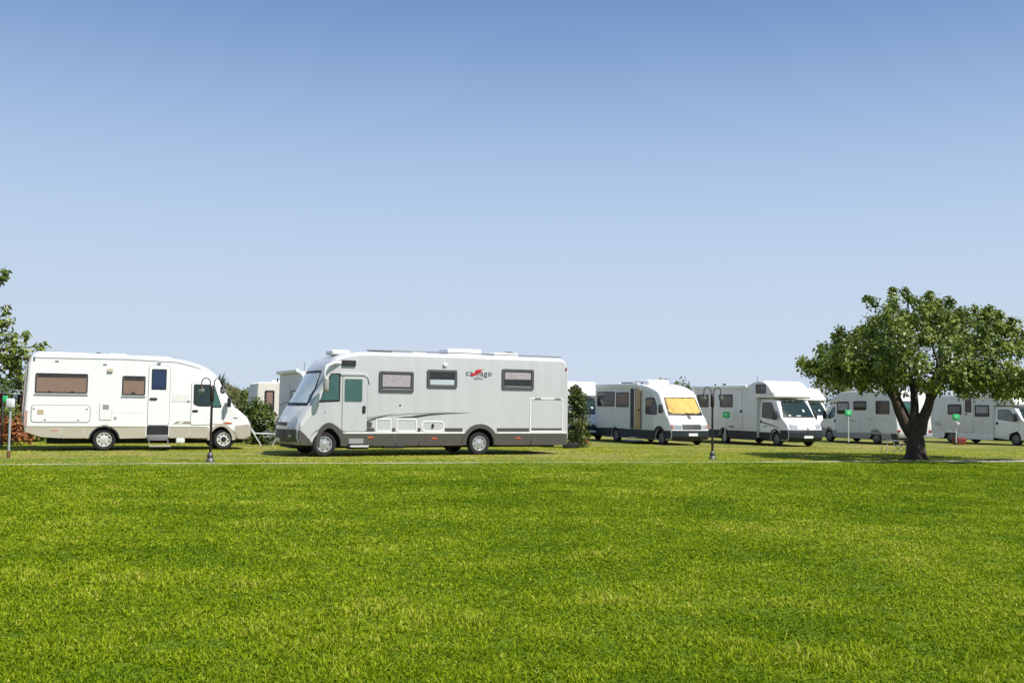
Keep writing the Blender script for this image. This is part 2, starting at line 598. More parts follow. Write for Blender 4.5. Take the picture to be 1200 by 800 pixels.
def chassis(parent, u0_, u1_, W, arches, z0=.24, z1=.55):
    bm = bmesh.new()
    add_box(bm, u0_, u1_, -W / 2 + .42, W / 2 - .42, z0, z1)
    for uc, zc, r in arches:
        arch_liner(bm, uc, zc, r - .012, W)
    return link_bm('chassis', bm, CHASSIS, parent, 30)

def box_part(name, parent, m, *dims, bevel=0.02):
    bm = bmesh.new()
    add_box(bm, *dims, bevel=bevel)
    return link_bm(name, bm, m, parent, 35)

def tube_part(name, parent, m, pts, rad, n=8):
    bm = bmesh.new()
    add_tube(bm, pts, rad, n)
    return link_bm(name, bm, m, parent, 50)

def text_part(name, parent, m, body, size, loc, side, width=None, shear=0.0, lean=0.0, front=False):
    """raised lettering; side +1/-1 = which flank it is on, front = on the nose"""
    cu = bpy.data.curves.new(name, 'FONT')
    cu.body = body
    cu.size = size
    cu.extrude = 0.004
    cu.align_x = 'CENTER'
    cu.align_y = 'CENTER'
    cu.shear = shear
    cu.space_character = 1.1 if not front else 1.8
    cu.materials.append(m)
    tmp = bpy.data.objects.new(name + '_outline', cu)
    me = bpy.data.meshes.new_from_object(tmp)
    me.name = name
    bpy.data.objects.remove(tmp)
    o = bpy.data.objects.new(name, me)
    COL.objects.link(o)
    o.parent = parent
    o.location = loc
    if front:
        o.rotation_euler = (R(90 - lean), 0, R(90))
    else:
        o.rotation_euler = (R(90), 0, 0 if side < 0 else R(180))
    if width:
        o.scale = (width, 1, 1)
    return o

def text_on_front(name, shell, parent, m, body, v0, v1, path, off=.006):
    """lettering laid on the front skin: read from v0 to v1, standing on path[0] and reaching up to path[1]"""
    cu = bpy.data.curves.new(name, 'FONT')
    cu.body = body
    cu.size = 1
    cu.offset = .018
    cu.extrude = .5
    cu.space_character = 1.5
    tmp = bpy.data.objects.new(name + '_outline', cu)
    me = bpy.data.meshes.new_from_object(tmp)
    me.name = name
    bpy.data.objects.remove(tmp)
    xs = [v.co.x for v in me.vertices]; ys = [v.co.y for v in me.vertices]
    x0, x1, y0, y1 = min(xs), max(xs), min(ys), max(ys)
    p0, p1 = Vector(path[0]), Vector(path[1])
    d = (p1 - p0).normalized()
    nn = Vector((d.y, -d.x))
    if nn.x < 0: nn = -nn
    for v in me.vertices:
        q = p0.lerp(p1, (v.co.y - y0) / (y1 - y0)) + nn * (off if v.co.z > 0 else -.01)
        v.co = Vector(shell.fn(q.x, v0 + (v1 - v0) * (v.co.x - x0) / (x1 - x0), q.y, shell.W / 2))
    me.materials.clear()
    me.materials.append(m)
    o = bpy.data.objects.new(name, me)
    COL.objects.link(o)
    o.parent = parent
    return o

def roof_vent(parent, u, v, z, lu, lv, h, m=None, name='roof_vent'):
    bm = bmesh.new()
    add_box(bm, u - lu / 2, u + lu / 2, v - lv / 2, v + lv / 2, z - .02, z + h, bevel=min(.05, h * .45), seg=3)
    return link_bm(name, bm, m or WHITE2, parent, 45)

def place(front_contact, heading, W, side):
    """front wheel contact on the visible flank -> root on the axle centre"""
    h = Vector((heading[0], heading[1], 0)).normalized()
    left = Vector((-h.y, h.x, 0))
    p = Vector(front_contact) - left * side * (W / 2 - .03)
    return p, math.atan2(h.y, h.x)

def ground_z(y):
    t = min(max((y - 33) / 11, 0), 1)
    return -0.25 * t * t * (3 - 2 * t)

GRP = 'motorhomes parked along the campsite row'

# ------------------------------------------------------------------ the setting: ground, path
def build_ground():
    m, nt, b = new_mat('meadow_soil')
    tc = nt.nodes.new('ShaderNodeTexCoord')
    def noise(scale, detail=5, st=None):
        n = nt.nodes.new('ShaderNodeTexNoise')
        n.inputs['Scale'].default_value = scale
        n.inputs['Detail'].default_value = detail
        if st:
            mp = nt.nodes.new('ShaderNodeMapping')
            mp.inputs['Scale'].default_value = st
            nt.links.new(tc.outputs['Object'], mp.inputs['Vector'])
            nt.links.new(mp.outputs['Vector'], n.inputs['Vector'])
        else:
            nt.links.new(tc.outputs['Object'], n.inputs['Vector'])
        return n.outputs['Fac']
    def ramp(fac, p0, c0, p1, c1):
        r = nt.nodes.new('ShaderNodeValToRGB')
        r.color_ramp.elements[0].position = p0
        r.color_ramp.elements[1].position = p1
        r.color_ramp.elements[0].color = (*c0, 1)
        r.color_ramp.elements[1].color = (*c1, 1)
        nt.links.new(fac, r.inputs['Fac'])
        return r.outputs['Color']
    def mix(f, a, c):
        x = nt.nodes.new('ShaderNodeMix')
        x.data_type = 'RGBA'
        nt.links.new(f, x.inputs['Factor'])
        nt.links.new(a, x.inputs['A'])
        nt.links.new(c, x.inputs['B'])
        return x.outputs['Result']
    fine = ramp(noise(9.0, 8), .3, (0.055, 0.105, 0.006), .7, (0.14, 0.20, 0.014))
    dry = ramp(noise(5.0, 8), .3, (0.17, 0.155, 0.045), .7, (0.34, 0.28, 0.11))
    # worn, drier turf where the vehicles drive and stand (beyond the footpath)
    sp = nt.nodes.new('ShaderNodeSeparateXYZ')
    nt.links.new(tc.outputs['Object'], sp.inputs[0])
    ml = nt.nodes.new('ShaderNodeMath'); ml.operation = 'MULTIPLY_ADD'
    nt.links.new(sp.outputs['X'], ml.inputs[0]); ml.inputs[1].default_value = -0.25
    nt.links.new(sp.outputs['Y'], ml.inputs[2])
    zone = nt.nodes.new('ShaderNodeMapRange')
    zone.inputs['From Min'].default_value = 26.5
    zone.inputs['From Max'].default_value = 30.5
    nt.links.new(ml.outputs[0], zone.inputs['Value'])
    pat = nt.nodes.new('ShaderNodeMapRange')
    pat.inputs['From Min'].default_value = .35
    pat.inputs['From Max'].default_value = .62
    nt.links.new(noise(.45, 6, (0.6, 1.6, 1)), pat.inputs['Value'])
    mu = nt.nodes.new('ShaderNodeMath'); mu.operation = 'MULTIPLY'
    nt.links.new(zone.outputs[0], mu.inputs[0]); nt.links.new(pat.outputs[0], mu.inputs[1])
    c = mix(mu.outputs[0], fine, dry)
    nt.links.new(c, b.inputs['Base Color'])
    b.inputs['Roughness'].default_value = 0.95
    b.inputs['Specular IOR Level'].default_value = 0.1
    bp = nt.nodes.new('ShaderNodeBump')
    bp.inputs['Strength'].default_value = .8
    bp.inputs['Distance'].default_value = .05
    nt.links.new(noise(22.0, 6), bp.inputs['Height'])
    nt.links.new(bp.outputs[0], b.inputs['Normal'])
    ys = [-60, -10, 0, 10, 20, 30, 33] + [33 + 11 * k / 12 for k in range(1, 13)] + [50, 60, 90, 150, 400, 1500, 4000]
    xs = [-4000, -600, -120, -40, -20, 0, 20, 40, 120, 600, 4000]
    V = [(x, y, ground_z(y)) for y in ys for x in xs]
    n = len(xs)
    F = [(j * n + i, j * n + i + 1, (j + 1) * n + i + 1, (j + 1) * n + i) for j in range(len(ys) - 1) for i in range(n - 1)]
    o = mesh_np('ground', V, F, m)
    tag(o, 'mown green meadow turning dry and worn under the motorhomes', 'ground', kind='structure')

PATH = [(-30, 18.6), (-11.65, 23.5), (-7.15, 24.7), (-0.85, 26.55), (4, 27.7), (9.5, 29.2), (15.4, 30.9), (30, 35.2)]
def path_y(x):
    return np.interp(x, [p[0] for p in PATH], [p[1] for p in PATH])

def build_path():
    m = mat('pale_gravel', (0.50, 0.45, 0.33), 0.9, 0, 0.35, 6.0, bump=0.5, bscale=40)
    xs = np.arange(-29, 29, .12)
    rg = np.random.default_rng(3)
    wob = lambda: np.convolve(rg.normal(0, 1, len(xs) + 12), np.ones(13) / 13, 'valid')
    yc = path_y(xs)
    hw = .12 + .38 * smooth_np(xs, 9, 15)
    lo, hi = yc - hw + wob() * .22, yc + hw + wob() * .22
    V, F = [], []
    for i, x in enumerate(xs):
        V += [(x, lo[i], ground_z(lo[i]) + .006), (x, hi[i], ground_z(hi[i]) + .006)]
        if i: F.append((2 * i - 2, 2 * i, 2 * i + 1, 2 * i - 1))
    o = mesh_np('path', V, F, m)
    tag(o, 'narrow pale gravel footpath crossing the meadow behind the lamps', 'path', kind='structure')

def smooth_np(x, a, b):
    t = np.clip((x - a) / (b - a), 0, 1)
    return t * t * (3 - 2 * t)

# ------------------------------------------------------------------ noise for grass
def vnoise(x, y, seed=0):
    rg = np.random.default_rng(seed)
    T = rg.random((256, 256))
    xi, yi = np.floor(x).astype(int), np.floor(y).astype(int)
    fx, fy = x - xi, y - yi
    fx, fy = fx * fx * (3 - 2 * fx), fy * fy * (3 - 2 * fy)
    g = lambda a, b: T[a % 256, b % 256]
    return (g(xi, yi) * (1 - fx) + g(xi + 1, yi) * fx) * (1 - fy) + (g(xi, yi + 1) * (1 - fx) + g(xi + 1, yi + 1) * fx) * fy

def fbm(x, y, s, seed=0, o=4):
    a, t, n = 1.0, 0, 0
    for k in range(o):
        t = t + a * vnoise(x / s * 2 ** k + 7.3 * k, y / s * 2 ** k + 3.1 * k, seed + k)
        n += a
        a *= .55
    return t / n

# ------------------------------------------------------------------ grass (one mass nobody could count)
def build_grass():
    m = foliage_mat('grass_blades', (0.080, 0.148, 0.001), (0.278, 0.362, 0.006), (0.46, 0.45, 0.08), transl=0.38, rough=0.55, spec=0.10)
    rg = np.random.default_rng(5)
    N = 1350000
    y0, y1 = 4.3, 47.0
    # sample depth with density ~ y^-0.72 per unit depth once the frame's width is allowed for
    p = .22
    y = (y0 ** p + rg.random(N) * (y1 ** p - y0 ** p)) ** (1 / p)
    x = (rg.random(N) * 2 - 1) * (y * .545 + 3.2)
    d_path = y - path_y(x)
    beyond = smooth_np(d_path, -1.5, 1.2)
    big = fbm(x, y, 3.2, 20)
    med = fbm(x * .8, y, .8, 40)
    tuft = fbm(x, y, .22, 60, 3)
    wpath = np.abs(d_path) < (.30 + .18 * smooth_np(x, 9, 15)) * np.clip(4.5 * (fbm(x, y * .4, 1.9, 120) - .50) + 1.2 * smooth_np(x, 12, 14) + .5 * (rg.random(N) - .5), 0, 1)
    near_path = (d_path > -2.2) & (d_path < 0)
    keep = ~wpath & (rg.random(N) < .30 + 1.25 * tuft - .75 * beyond * (big > .47))
    x, y, d_path, beyond, big, med, tuft, near_path = (a[keep] for a in (x, y, d_path, beyond, big, med, tuft, near_path))
    n = len(x)
    h = (.013 + .029 * tuft * (.4 + med)) * (1 + .25 * rg.normal(size=n)).clip(.4, 1.7)
    h *= 1 + .9 * np.clip(med - .66, 0, 1) * 6 * rg.random(n)
    h *= 1 - .35 * beyond
    h = np.where(near_path, np.minimum(h, .010 + .075 * np.clip(fbm(x, y * .3, .9, 140) - .40, 0, 1) * (.6 + .8 * rg.random(n))), h)
    w = .0032 * (y / 5.0) ** .85 * (.7 + .6 * rg.random(n))
    az = rg.random(n) * 2 * np.pi
    broad = rg.random(n) < .5          # clover and plantain leaves among the blades
    h = np.where(broad, h * (.45 + .4 * rg.random(n)), h)
    w = np.where(broad, w * 1.9, w)
    lean = np.abs(rg.normal(0.55, .4, n)) * h + np.where(broad, .012 + .012 * rg.random(n), 0)
    lx, ly = np.cos(az) * lean, np.sin(az) * lean
    sa = az + np.pi / 2 + rg.normal(0, .5, n)
    sx, sy = np.cos(sa) * w, np.sin(sa) * w
    z0 = np.array(-0.25 * smooth_np(y, 33, 44)) - .004
    V = np.empty((n, 5, 3), np.float32)
    V[:, 0] = np.stack([x - sx, y - sy, z0], 1)
    V[:, 1] = np.stack([x + sx, y + sy, z0], 1)
    V[:, 2] = np.stack([x + lx * .35 + sx * .8, y + ly * .35 + sy * .8, z0 + h * .62], 1)
    V[:, 3] = np.stack([x + lx * .35 - sx * .8, y + ly * .35 - sy * .8, z0 + h * .62], 1)
    V[:, 4] = np.stack([x + lx, y + ly, z0 + h], 1)
    base = np.arange(n) * 5
    F = np.concatenate([np.stack([base, base + 1, base + 2], 1), np.stack([base, base + 2, base + 3], 1), np.stack([base + 3, base + 2, base + 4], 1)])
    dryp = np.clip((fbm(x * .7, y * 1.3, 1.3, 80) - .62) * 4.0, 0, 1)
    t = .34 + .85 * (med - .5) + .45 * (big - .5) + .55 * (tuft - .5) + .20 * rg.normal(size=n)
    t += .24 * dryp * rg.random(n) + beyond * (.42 + .7 * np.clip(fbm(x * .5, y * 1.4, 1.1, 90) - .42, 0, 1) * 1.6 * (.5 + rg.random(n)))
    t = np.where(rg.random(n) < .05, t + .35, t)
    tint = np.repeat(np.clip(t, 0, 1), 5)
    o = mesh_np('grass', V.reshape(-1, 3), F, m, tint=tint)
    tag(o, 'short bright green lawn grass filling the foreground', 'grass', kind='stuff')

build_ground()
build_path()
build_grass()

# ------------------------------------------------------------------ foliage tools
def leaf_cloud(centres, sizes, per, leaf, rg, out_from, up_bias=.5, droop=0.0):
    """leaves scattered round twig ends; returns V, F, tint"""
    n = len(centres) * per
    ci = np.repeat(np.arange(len(centres)), per)
    c = np.asarray(centres)[ci]
    d = rg.normal(size=(n, 3))
    d /= np.linalg.norm(d, axis=1)[:, None]
    rad = np.asarray(sizes)[ci] * rg.random(n) ** .6
    P = c + d * rad[:, None]
    out = P - np.asarray(out_from)
    out /= np.linalg.norm(out, axis=1)[:, None] + 1e-6
    N = .45 * out + np.array([0, 0, up_bias]) + .55 * rg.normal(size=(n, 3)) + .35 * d
    N /= np.linalg.norm(N, axis=1)[:, None]
    A = np.cross(N, rg.normal(size=(n, 3)))
    A /= np.linalg.norm(A, axis=1)[:, None]
    B = np.cross(N, A)
    L = leaf * (.6 + .7 * rg.random(n))[:, None]
    Wd = L * (.34 + .14 * rg.random(n))[:, None]
    fold = N * L * .12
    dr = np.array([0, 0, -1.0]) * L * droop
    V = np.stack([P, P + A * L * .45 + B * Wd + fold, P + A * L + dr, P + A * L * .45 - B * Wd + fold], 1)
    base = np.arange(n) * 4
    F = np.concatenate([np.stack([base, base + 1, base + 2], 1), np.stack([base, base + 2, base + 3], 1)])
    ct = rg.random(len(centres))
    t = np.clip(.55 * ct[ci] + .45 * rg.random(n), 0, 1)
    return V.reshape(-1, 3), F, np.repeat(t, 4)

def skin(name, chains, m, parent, n=9):
    bm = bmesh.new()
    for pts, rad in chains:
        add_tube(bm, pts, rad, n)
    return link_bm(name, bm, m, parent, 60)

def wobble(p0, p1, k, amp, rg):
    p0, p1 = np.array(p0, float), np.array(p1, float)
    out = []
    for i in range(k + 1):
        t = i / k
        q = p0 + (p1 - p0) * t
        if 0 < i < k:
            q = q + rg.normal(0, amp, 3)
        out.append(tuple(q))
    return out

def taper(r0, r1, k):
    return [r0 + (r1 - r0) * i / k for i in range(k + 1)]

FIGLEAF = foliage_mat('broad_tree_leaves', (0.060, 0.098, 0.013), (0.170, 0.228, 0.030), (0.38, 0.42, 0.085), transl=0.30, rough=0.40, spec=0.45)
BUSHLEAF = foliage_mat('bush_leaves', (0.040, 0.075, 0.011), (0.11, 0.155, 0.025), (0.20, 0.22, 0.045), transl=0.28)
OLIVELEAF = foliage_mat('olive_bush_leaves', (0.065, 0.080, 0.025), (0.14, 0.15, 0.050), (0.23, 0.20, 0.09), transl=0.2)
DRYLEAF = foliage_mat('dead_rust_leaves', (0.20, 0.065, 0.02), (0.40, 0.15, 0.05), (0.36, 0.24, 0.09), transl=0.2)

def inside_radius(th, ph, rg_seed, amp):
    return 1 + amp * (vnoise(np.array([th * 1.6 + 9]), np.array([ph * 2.2 + 4]), rg_seed)[0] - .5) * 2

# ------------------------------------------------------------------ the broad tree
def big_tree():
    rg = np.random.default_rng(21)
    root = empty('broad_tree', (12.29, 31.2, 0))
    tag(root, 'broad round leafy tree with a thick forked trunk on the meadow', 'tree')
    trunk = []
    base = (0, 0, -.1)
    trunk.append(([(0.02, 0, -.1), (0.0, 0, .08), (0.02, 0, .35), (-.02, 0, .7), (.02, .0, 1.05), (.04, 0, 1.4)], [.31, .265, .235, .25, .30, .20]))
    for a in range(6):      # root flare
        t = a * 1.05 + .3
        trunk.append(([(.38 * math.cos(t), .38 * math.sin(t), -.06), (.22 * math.cos(t), .22 * math.sin(t), .12), (.13 * math.cos(t), .13 * math.sin(t), .6)], [.05, .10, .13]))
    forks = [((-.15, 0, .75), (-.55, -.1, 1.5), (-.95, -.1, 2.25), .165), ((.02, .1, .8), (.06, .2, 1.6), (.0, .3, 2.4), .14), ((.15, 0, .75), (.42, .1, 1.55), (.66, .1, 2.4), .165),
             ((.1, -.1, .9), (.2, -.5, 1.7), (.4, -1.1, 2.5), .13), ((-.05, .1, .9), (-.3, .6, 1.8), (-.5, 1.2, 2.5), .13)]
    limbs, tips = [], []
    for a, b, c, r in forks:
        pts = [a, tuple(np.array(a) * .5 + np.array(b) * .5 + rg.normal(0, .03, 3)), b, tuple(np.array(b) * .5 + np.array(c) * .5 + rg.normal(0, .05, 3)), c]
        limbs.append((pts, [r, r * .93, r * .85, r * .75, r * .62]))
        tips.append((np.array(c), r * .6))
    # crown shape: a flattened dome, uneven
    def dome(th, el):
        rx = 3.55
        x = .36 + rx * math.cos(el) * math.cos(th)
        y = 3.3 * math.cos(el) * math.sin(th)
        z = 2.62 + (2.08 if el > 0 else .56) * math.sin(el)
        k = 1 + .27 * (vnoise(np.array([th * 2.3 + 5]), np.array([el * 3.2 + 3]), 77)[0] - .5) * 2
        q = np.array([x * k, y * k, 2.62 + (z - 2.62) * (1 + (k - 1) * .6)])
        # the left shoulder slopes down, the right side hangs a little lower
        if q[0] < -.9 and el > .08:
            q[2] -= .30 * (-q[0] - .9) * min(1, el * 2.5)
        if q[0] > 1.2 and el < .3:
            q[2] -= .26 * (q[0] - 1.2)
        if -1.6 < q[0] < 1.6 and el < 0:
            q[2] -= .06
        return q
    cen, siz = [], []
    for i in range(370):
        th = rg.random() * 2 * math.pi
        el = math.asin(rg.random() * 1.30 - .30)
        q = dome(th, el)
        f = .50 + .50 * rg.random() ** .40
        c0 = np.array([0, 0, 2.35])
        p = c0 + (q - c0) * f
        if th < .9 and el > .15 and el < .8 and rg.random() < .45:
            continue          # thinner towards the upper right: sky shows through
        cen.append(p)
        siz.append(.20 + .24 * rg.random())
    # sprays that break the outline
    for i in range(120):
        th = rg.random() * 2 * math.pi
        el = math.asin(rg.random() * 1.1 - .1)
        q = dome(th, el)
        c0 = np.array([0, 0, 2.35])
        cen.append(c0 + (q - c0) * (.98 + .19 * rg.random()))
        siz.append(.12 + .13 * rg.random())
    # low foliage over the forks
    for i in range(15):
        cen.append(np.array([rg.uniform(-1.7, 1.9), rg.uniform(-2.2, 1.2), rg.uniform(2.05, 2.4)]))
        siz.append(.20 + .16 * rg.random())
    cen = np.array(cen)
    # boughs reach to a share of the clusters
    for k in range(70):
        c = cen[rg.integers(len(cen))]
        j = int(np.argmin([np.linalg.norm(c[:2] - t[0][:2] * 1.3) for t in tips]))
        p0, r = tips[j]
        mid = p0 * .5 + c * .5 + np.array([0, 0, .18]) + rg.normal(0, .1, 3)
        limbs.append(([tuple(p0), tuple(p0 * .75 + mid * .25 + rg.normal(0, .03, 3)), tuple(mid), tuple(c * .7 + mid * .3), tuple(c)], [r * .62, r * .5, r * .34, r * .2, .012]))
    skin('trunk', trunk + limbs[:5], BARK, root, 12)
    skin('branches', limbs[5:], mat('grey_bough', (0.10, 0.085, 0.07), 0.85, 0, 0.4, 9.0), root, 6)
    V, F, t = leaf_cloud(cen, siz, 84, .108, rg, (0, 0, 2.0), up_bias=.55, droop=.25)
    mesh_np('crown', V, F, FIGLEAF, root, t)

big_tree()

def left_tree():
    rg = np.random.default_rng(8)
    root = empty('tree', (-18.45, 33.0, 0))
    tag(root, 'tall leafy tree at the far left whose sprays reach into view', 'tree')
    skin('trunk', [(wobble((0, 0, -.1), (.1, 0, 2.2), 4, .04, rg), taper(.28, .18, 4))] +
         [(wobble((.1, 0, 2.0), (math.cos(a) * 2.0, math.sin(a) * 2.0, 3.3 + .5 * (i % 3)), 4, .08, rg), taper(.12, .03, 4)) for i, a in enumerate(np.linspace(0, 6.28, 8)[:-1])], BARK, root)
    cen, siz = [], []
    for i in range(125):
        d = rg.normal(size=3); d /= np.linalg.norm(d)
        f = .5 + .5 * rg.random() ** .5
        p = np.array([0, 0, 2.95]) + d * np.array([2.35, 2.3, 1.75]) * f
        cen.append(p); siz.append(.22 + .2 * rg.random())
    for px in ((2.09, -.2, 5.46), (1.9, 0, 5.35), (1.99, .2, 4.39), (2.23, -.1, 3.97), (2.0, 0, 3.9), (2.67, .2, 3.56), (2.4, 0, 3.45), (3.2, .2, 3.18), (2.9, -.3, 3.0), (2.9, .1, 2.75), (2.65, 0, 2.3), (2.6, -.2, 3.1), (2.3, .3, 2.6), (2.4, .4, 1.95)):
        cen.append(np.array(px)); siz.append(.15 + .12 * rg.random())
    skin('branches', [([(1.1, 0, 2.9), tuple(np.array([1.1, 0, 2.9]) * .45 + c * .55 + np.array([0, 0, .1])), tuple(c)], [.05, .03, .010]) for c in cen[-14:]], BARK, root, 6)
    V, F, t = leaf_cloud(cen, siz, 40, .15, rg, (0, 0, 2.2), droop=.2)
    mesh_np('crown', V, F, FIGLEAF, root, t)

left_tree()

def bush(name, loc, rx, ry, h, m, n, per, leaf, seed, label, group=None, cat='bush', taperk=0.0, cs=.24):
    rg = np.random.default_rng(seed)
    root = empty(name, loc)
    tag(root, label, cat, group)
    cen, siz = [], []
    for i in range(n):
        a, f, z = rg.random() * 6.283, rg.random() ** .45, rg.random() ** .85
        prof = math.sqrt(max(0.05, 1 - max(0, (z - .35) / .68) ** 2)) * (1 - taperk * z)
        prof *= .8 + .4 * vnoise(np.array([a * 1.3 + seed]), np.array([z * 3.0]), seed)[0]
        cen.append((rx * f * prof * math.cos(a), ry * f * prof * math.sin(a), .06 + z * h * (.86 + .2 * vnoise(np.array([a * 1.8]), np.array([seed * 1.7]), seed + 3)[0])))
        siz.append((cs * .6 + cs * .7 * rg.random()))
    stems = []
    for i in range(6):
        c = cen[rg.integers(n)]
        stems.append((wobble((c[0] * .15, c[1] * .15, -.05), c, 3, .03, rg), taper(.03 * max(h, .6), .008, 3)))
    skin('stem', stems, BARK, root, 6)
    V, F, t = leaf_cloud(cen, siz, per, leaf, rg, (0, 0, h * .35), up_bias=.4)
    mesh_np('foliage', V, F, m, root, t)
    return root

bush('bush', (-9.85, 40.2, ground_z(40.2)), .80, .8, 1.62, BUSHLEAF, 130, 34, .10, 31, 'dense dark green bush standing left of the silver motorhome nose')
bush('bush', (-12.6, 46.0, -.25), 1.2, 1.0, 1.75, OLIVELEAF, 130, 34, .11, 32, 'pale olive green bush behind the nose of the beige skirted motorhome')
bush('columnar_shrub', (2.72, 42.3, ground_z(42.3)), .52, .5, 2.5, foliage_mat('columnar_leaves', (0.045, 0.075, 0.015), (0.11, 0.14, 0.030), (0.21, 0.19, 0.05), transl=.25), 130, 30, .10, 33, 'tall narrow shrub yellowing at the top behind the silver motorhome tail', cat='shrub')
bush('dry_bush', (-16.55, 33.6, ground_z(33.6)), 1.0, .5, .78, DRYLEAF, 90, 30, .10, 34, 'dead rust brown bush on the ground behind the left motorhome tail')
bush('bush', (-19.9, 40.0, ground_z(40.0)), 2.4, 1.5, 2.5, BUSHLEAF, 160, 34, .13, 35, 'mid green bush behind the washing at the left edge')
far = [(-19.5, 62, 3.2, 2.6, 'pale olive shrub patch far behind the left motorhome bonnet', OLIVELEAF),
       (-21.5, 74, 3.6, 3.0, 'low khaki bush between the left motorhome and the hazy roof', OLIVELEAF),
       (-17.3, 70, 3.0, 2.5, 'rounded grey green bush in the gap between the two nearest motorhomes', BUSHLEAF),
       (-25.5, 78, 3.4, 3.1, 'bush hidden mostly by the bonnet of the left motorhome', BUSHLEAF),
       (21.0, 66, 3.2, 3.6, 'yellow green bush peeking over the shade-greyed motorhome roof', foliage_mat('yellow_green_leaves', (0.07, 0.10, 0.018), (0.15, 0.18, 0.03), (0.2, 0.2, 0.05))),
       (13.0, 82, 3.0, 3.6, 'dark bush tip showing between two motorhome roofs', BUSHLEAF)]
for i, (x, y, r_, h_, lab, mm) in enumerate(far):
    bush('bush', (x, y, -.25), r_, 2.0, h_, mm, 130, 26, .20, 50 + i, lab, group='bushes beyond the motorhomes', cs=.5)

def tree_tuft():
    rg = np.random.default_rng(91)
    root = empty('spiky_tree', (-16.6, 58.0, -.25))
    tag(root, 'thin bluish tree top with spiky fronds above the left motorhome windscreen', 'tree')
    skin('trunk', [(wobble((0, 0, -.1), (.05, 0, 2.5), 4, .05, rg), taper(.12, .07, 4))], BARK, root)
    V, F, T = [], [], []
    for i in range(46):
        a, e = rg.random() * 6.283, R(rg.uniform(-35, 70))
        d = np.array([math.cos(a) * math.cos(e), math.sin(a) * math.cos(e), math.sin(e)])
        L = .75 + .55 * rg.random()
        s = np.cross(d, [0, 0, 1.0]); s /= np.linalg.norm(s)
        p0 = np.array([.05, 0, 2.55])
        pm, p1 = p0 + d * L * .55 + np.array([0, 0, .05]), p0 + d * L - np.array([0, 0, .16 * L])
        b = len(V)
        V += [p0 - s * .03, p0 + s * .03, pm + s * .055, pm - s * .055, p1]
        F += [(b, b + 1, b + 2), (b, b + 2, b + 3), (b + 3, b + 2, b + 4)]
        T += [rg.random()] * 5
    mesh_np('crown', V, F, foliage_mat('blue_green_fronds', (0.04, 0.075, 0.05), (0.09, 0.13, 0.09), transl=.2), root, T)
tree_tuft()

def far_house():
    root = empty('house', (-33.6, 122.0, -.75), R(12))
    tag(root, 'small far house with a terracotta tiled roof behind the bushes', 'house')
    wallm = mat('pink_render', (0.48, 0.38, 0.33), 0.9, 0, 0.15, 1.0)
    tile = mat('terracotta_tiles', (0.40, 0.21, 0.155), 0.85, 0, 0.35, 3.0, bump=.4, bscale=8)  # tiles paled and pinked: distance haze put into the colour
    bm = bmesh.new(); add_box(bm, -3.2, 3.2, -3, 3, -.2, 2.9)
    w = link_bm('wall', bm, wallm, root)
    bm = bmesh.new()
    p = [(-3.6, 2.7), (3.6, 2.7), (0, 4.1)]
    A = [bm.verts.new((q[0], -3.4, q[1])) for q in p]; B = [bm.verts.new((q[0], 3.4, q[1])) for q in p]
    bm.faces.new(A); bm.faces.new(B[::-1])
    for k in range(3): bm.faces.new((A[k], A[(k + 1) % 3], B[(k + 1) % 3], B[k]))
    link_bm('roof', bm, tile, root, 0)
    for x in (-1.6, 1.4):
        bm = bmesh.new(); add_box(bm, x - .45, x + .45, -3.06, -2.95, 1.0, 2.2)
        link_bm('window', bm, GLASS, root)
far_house()
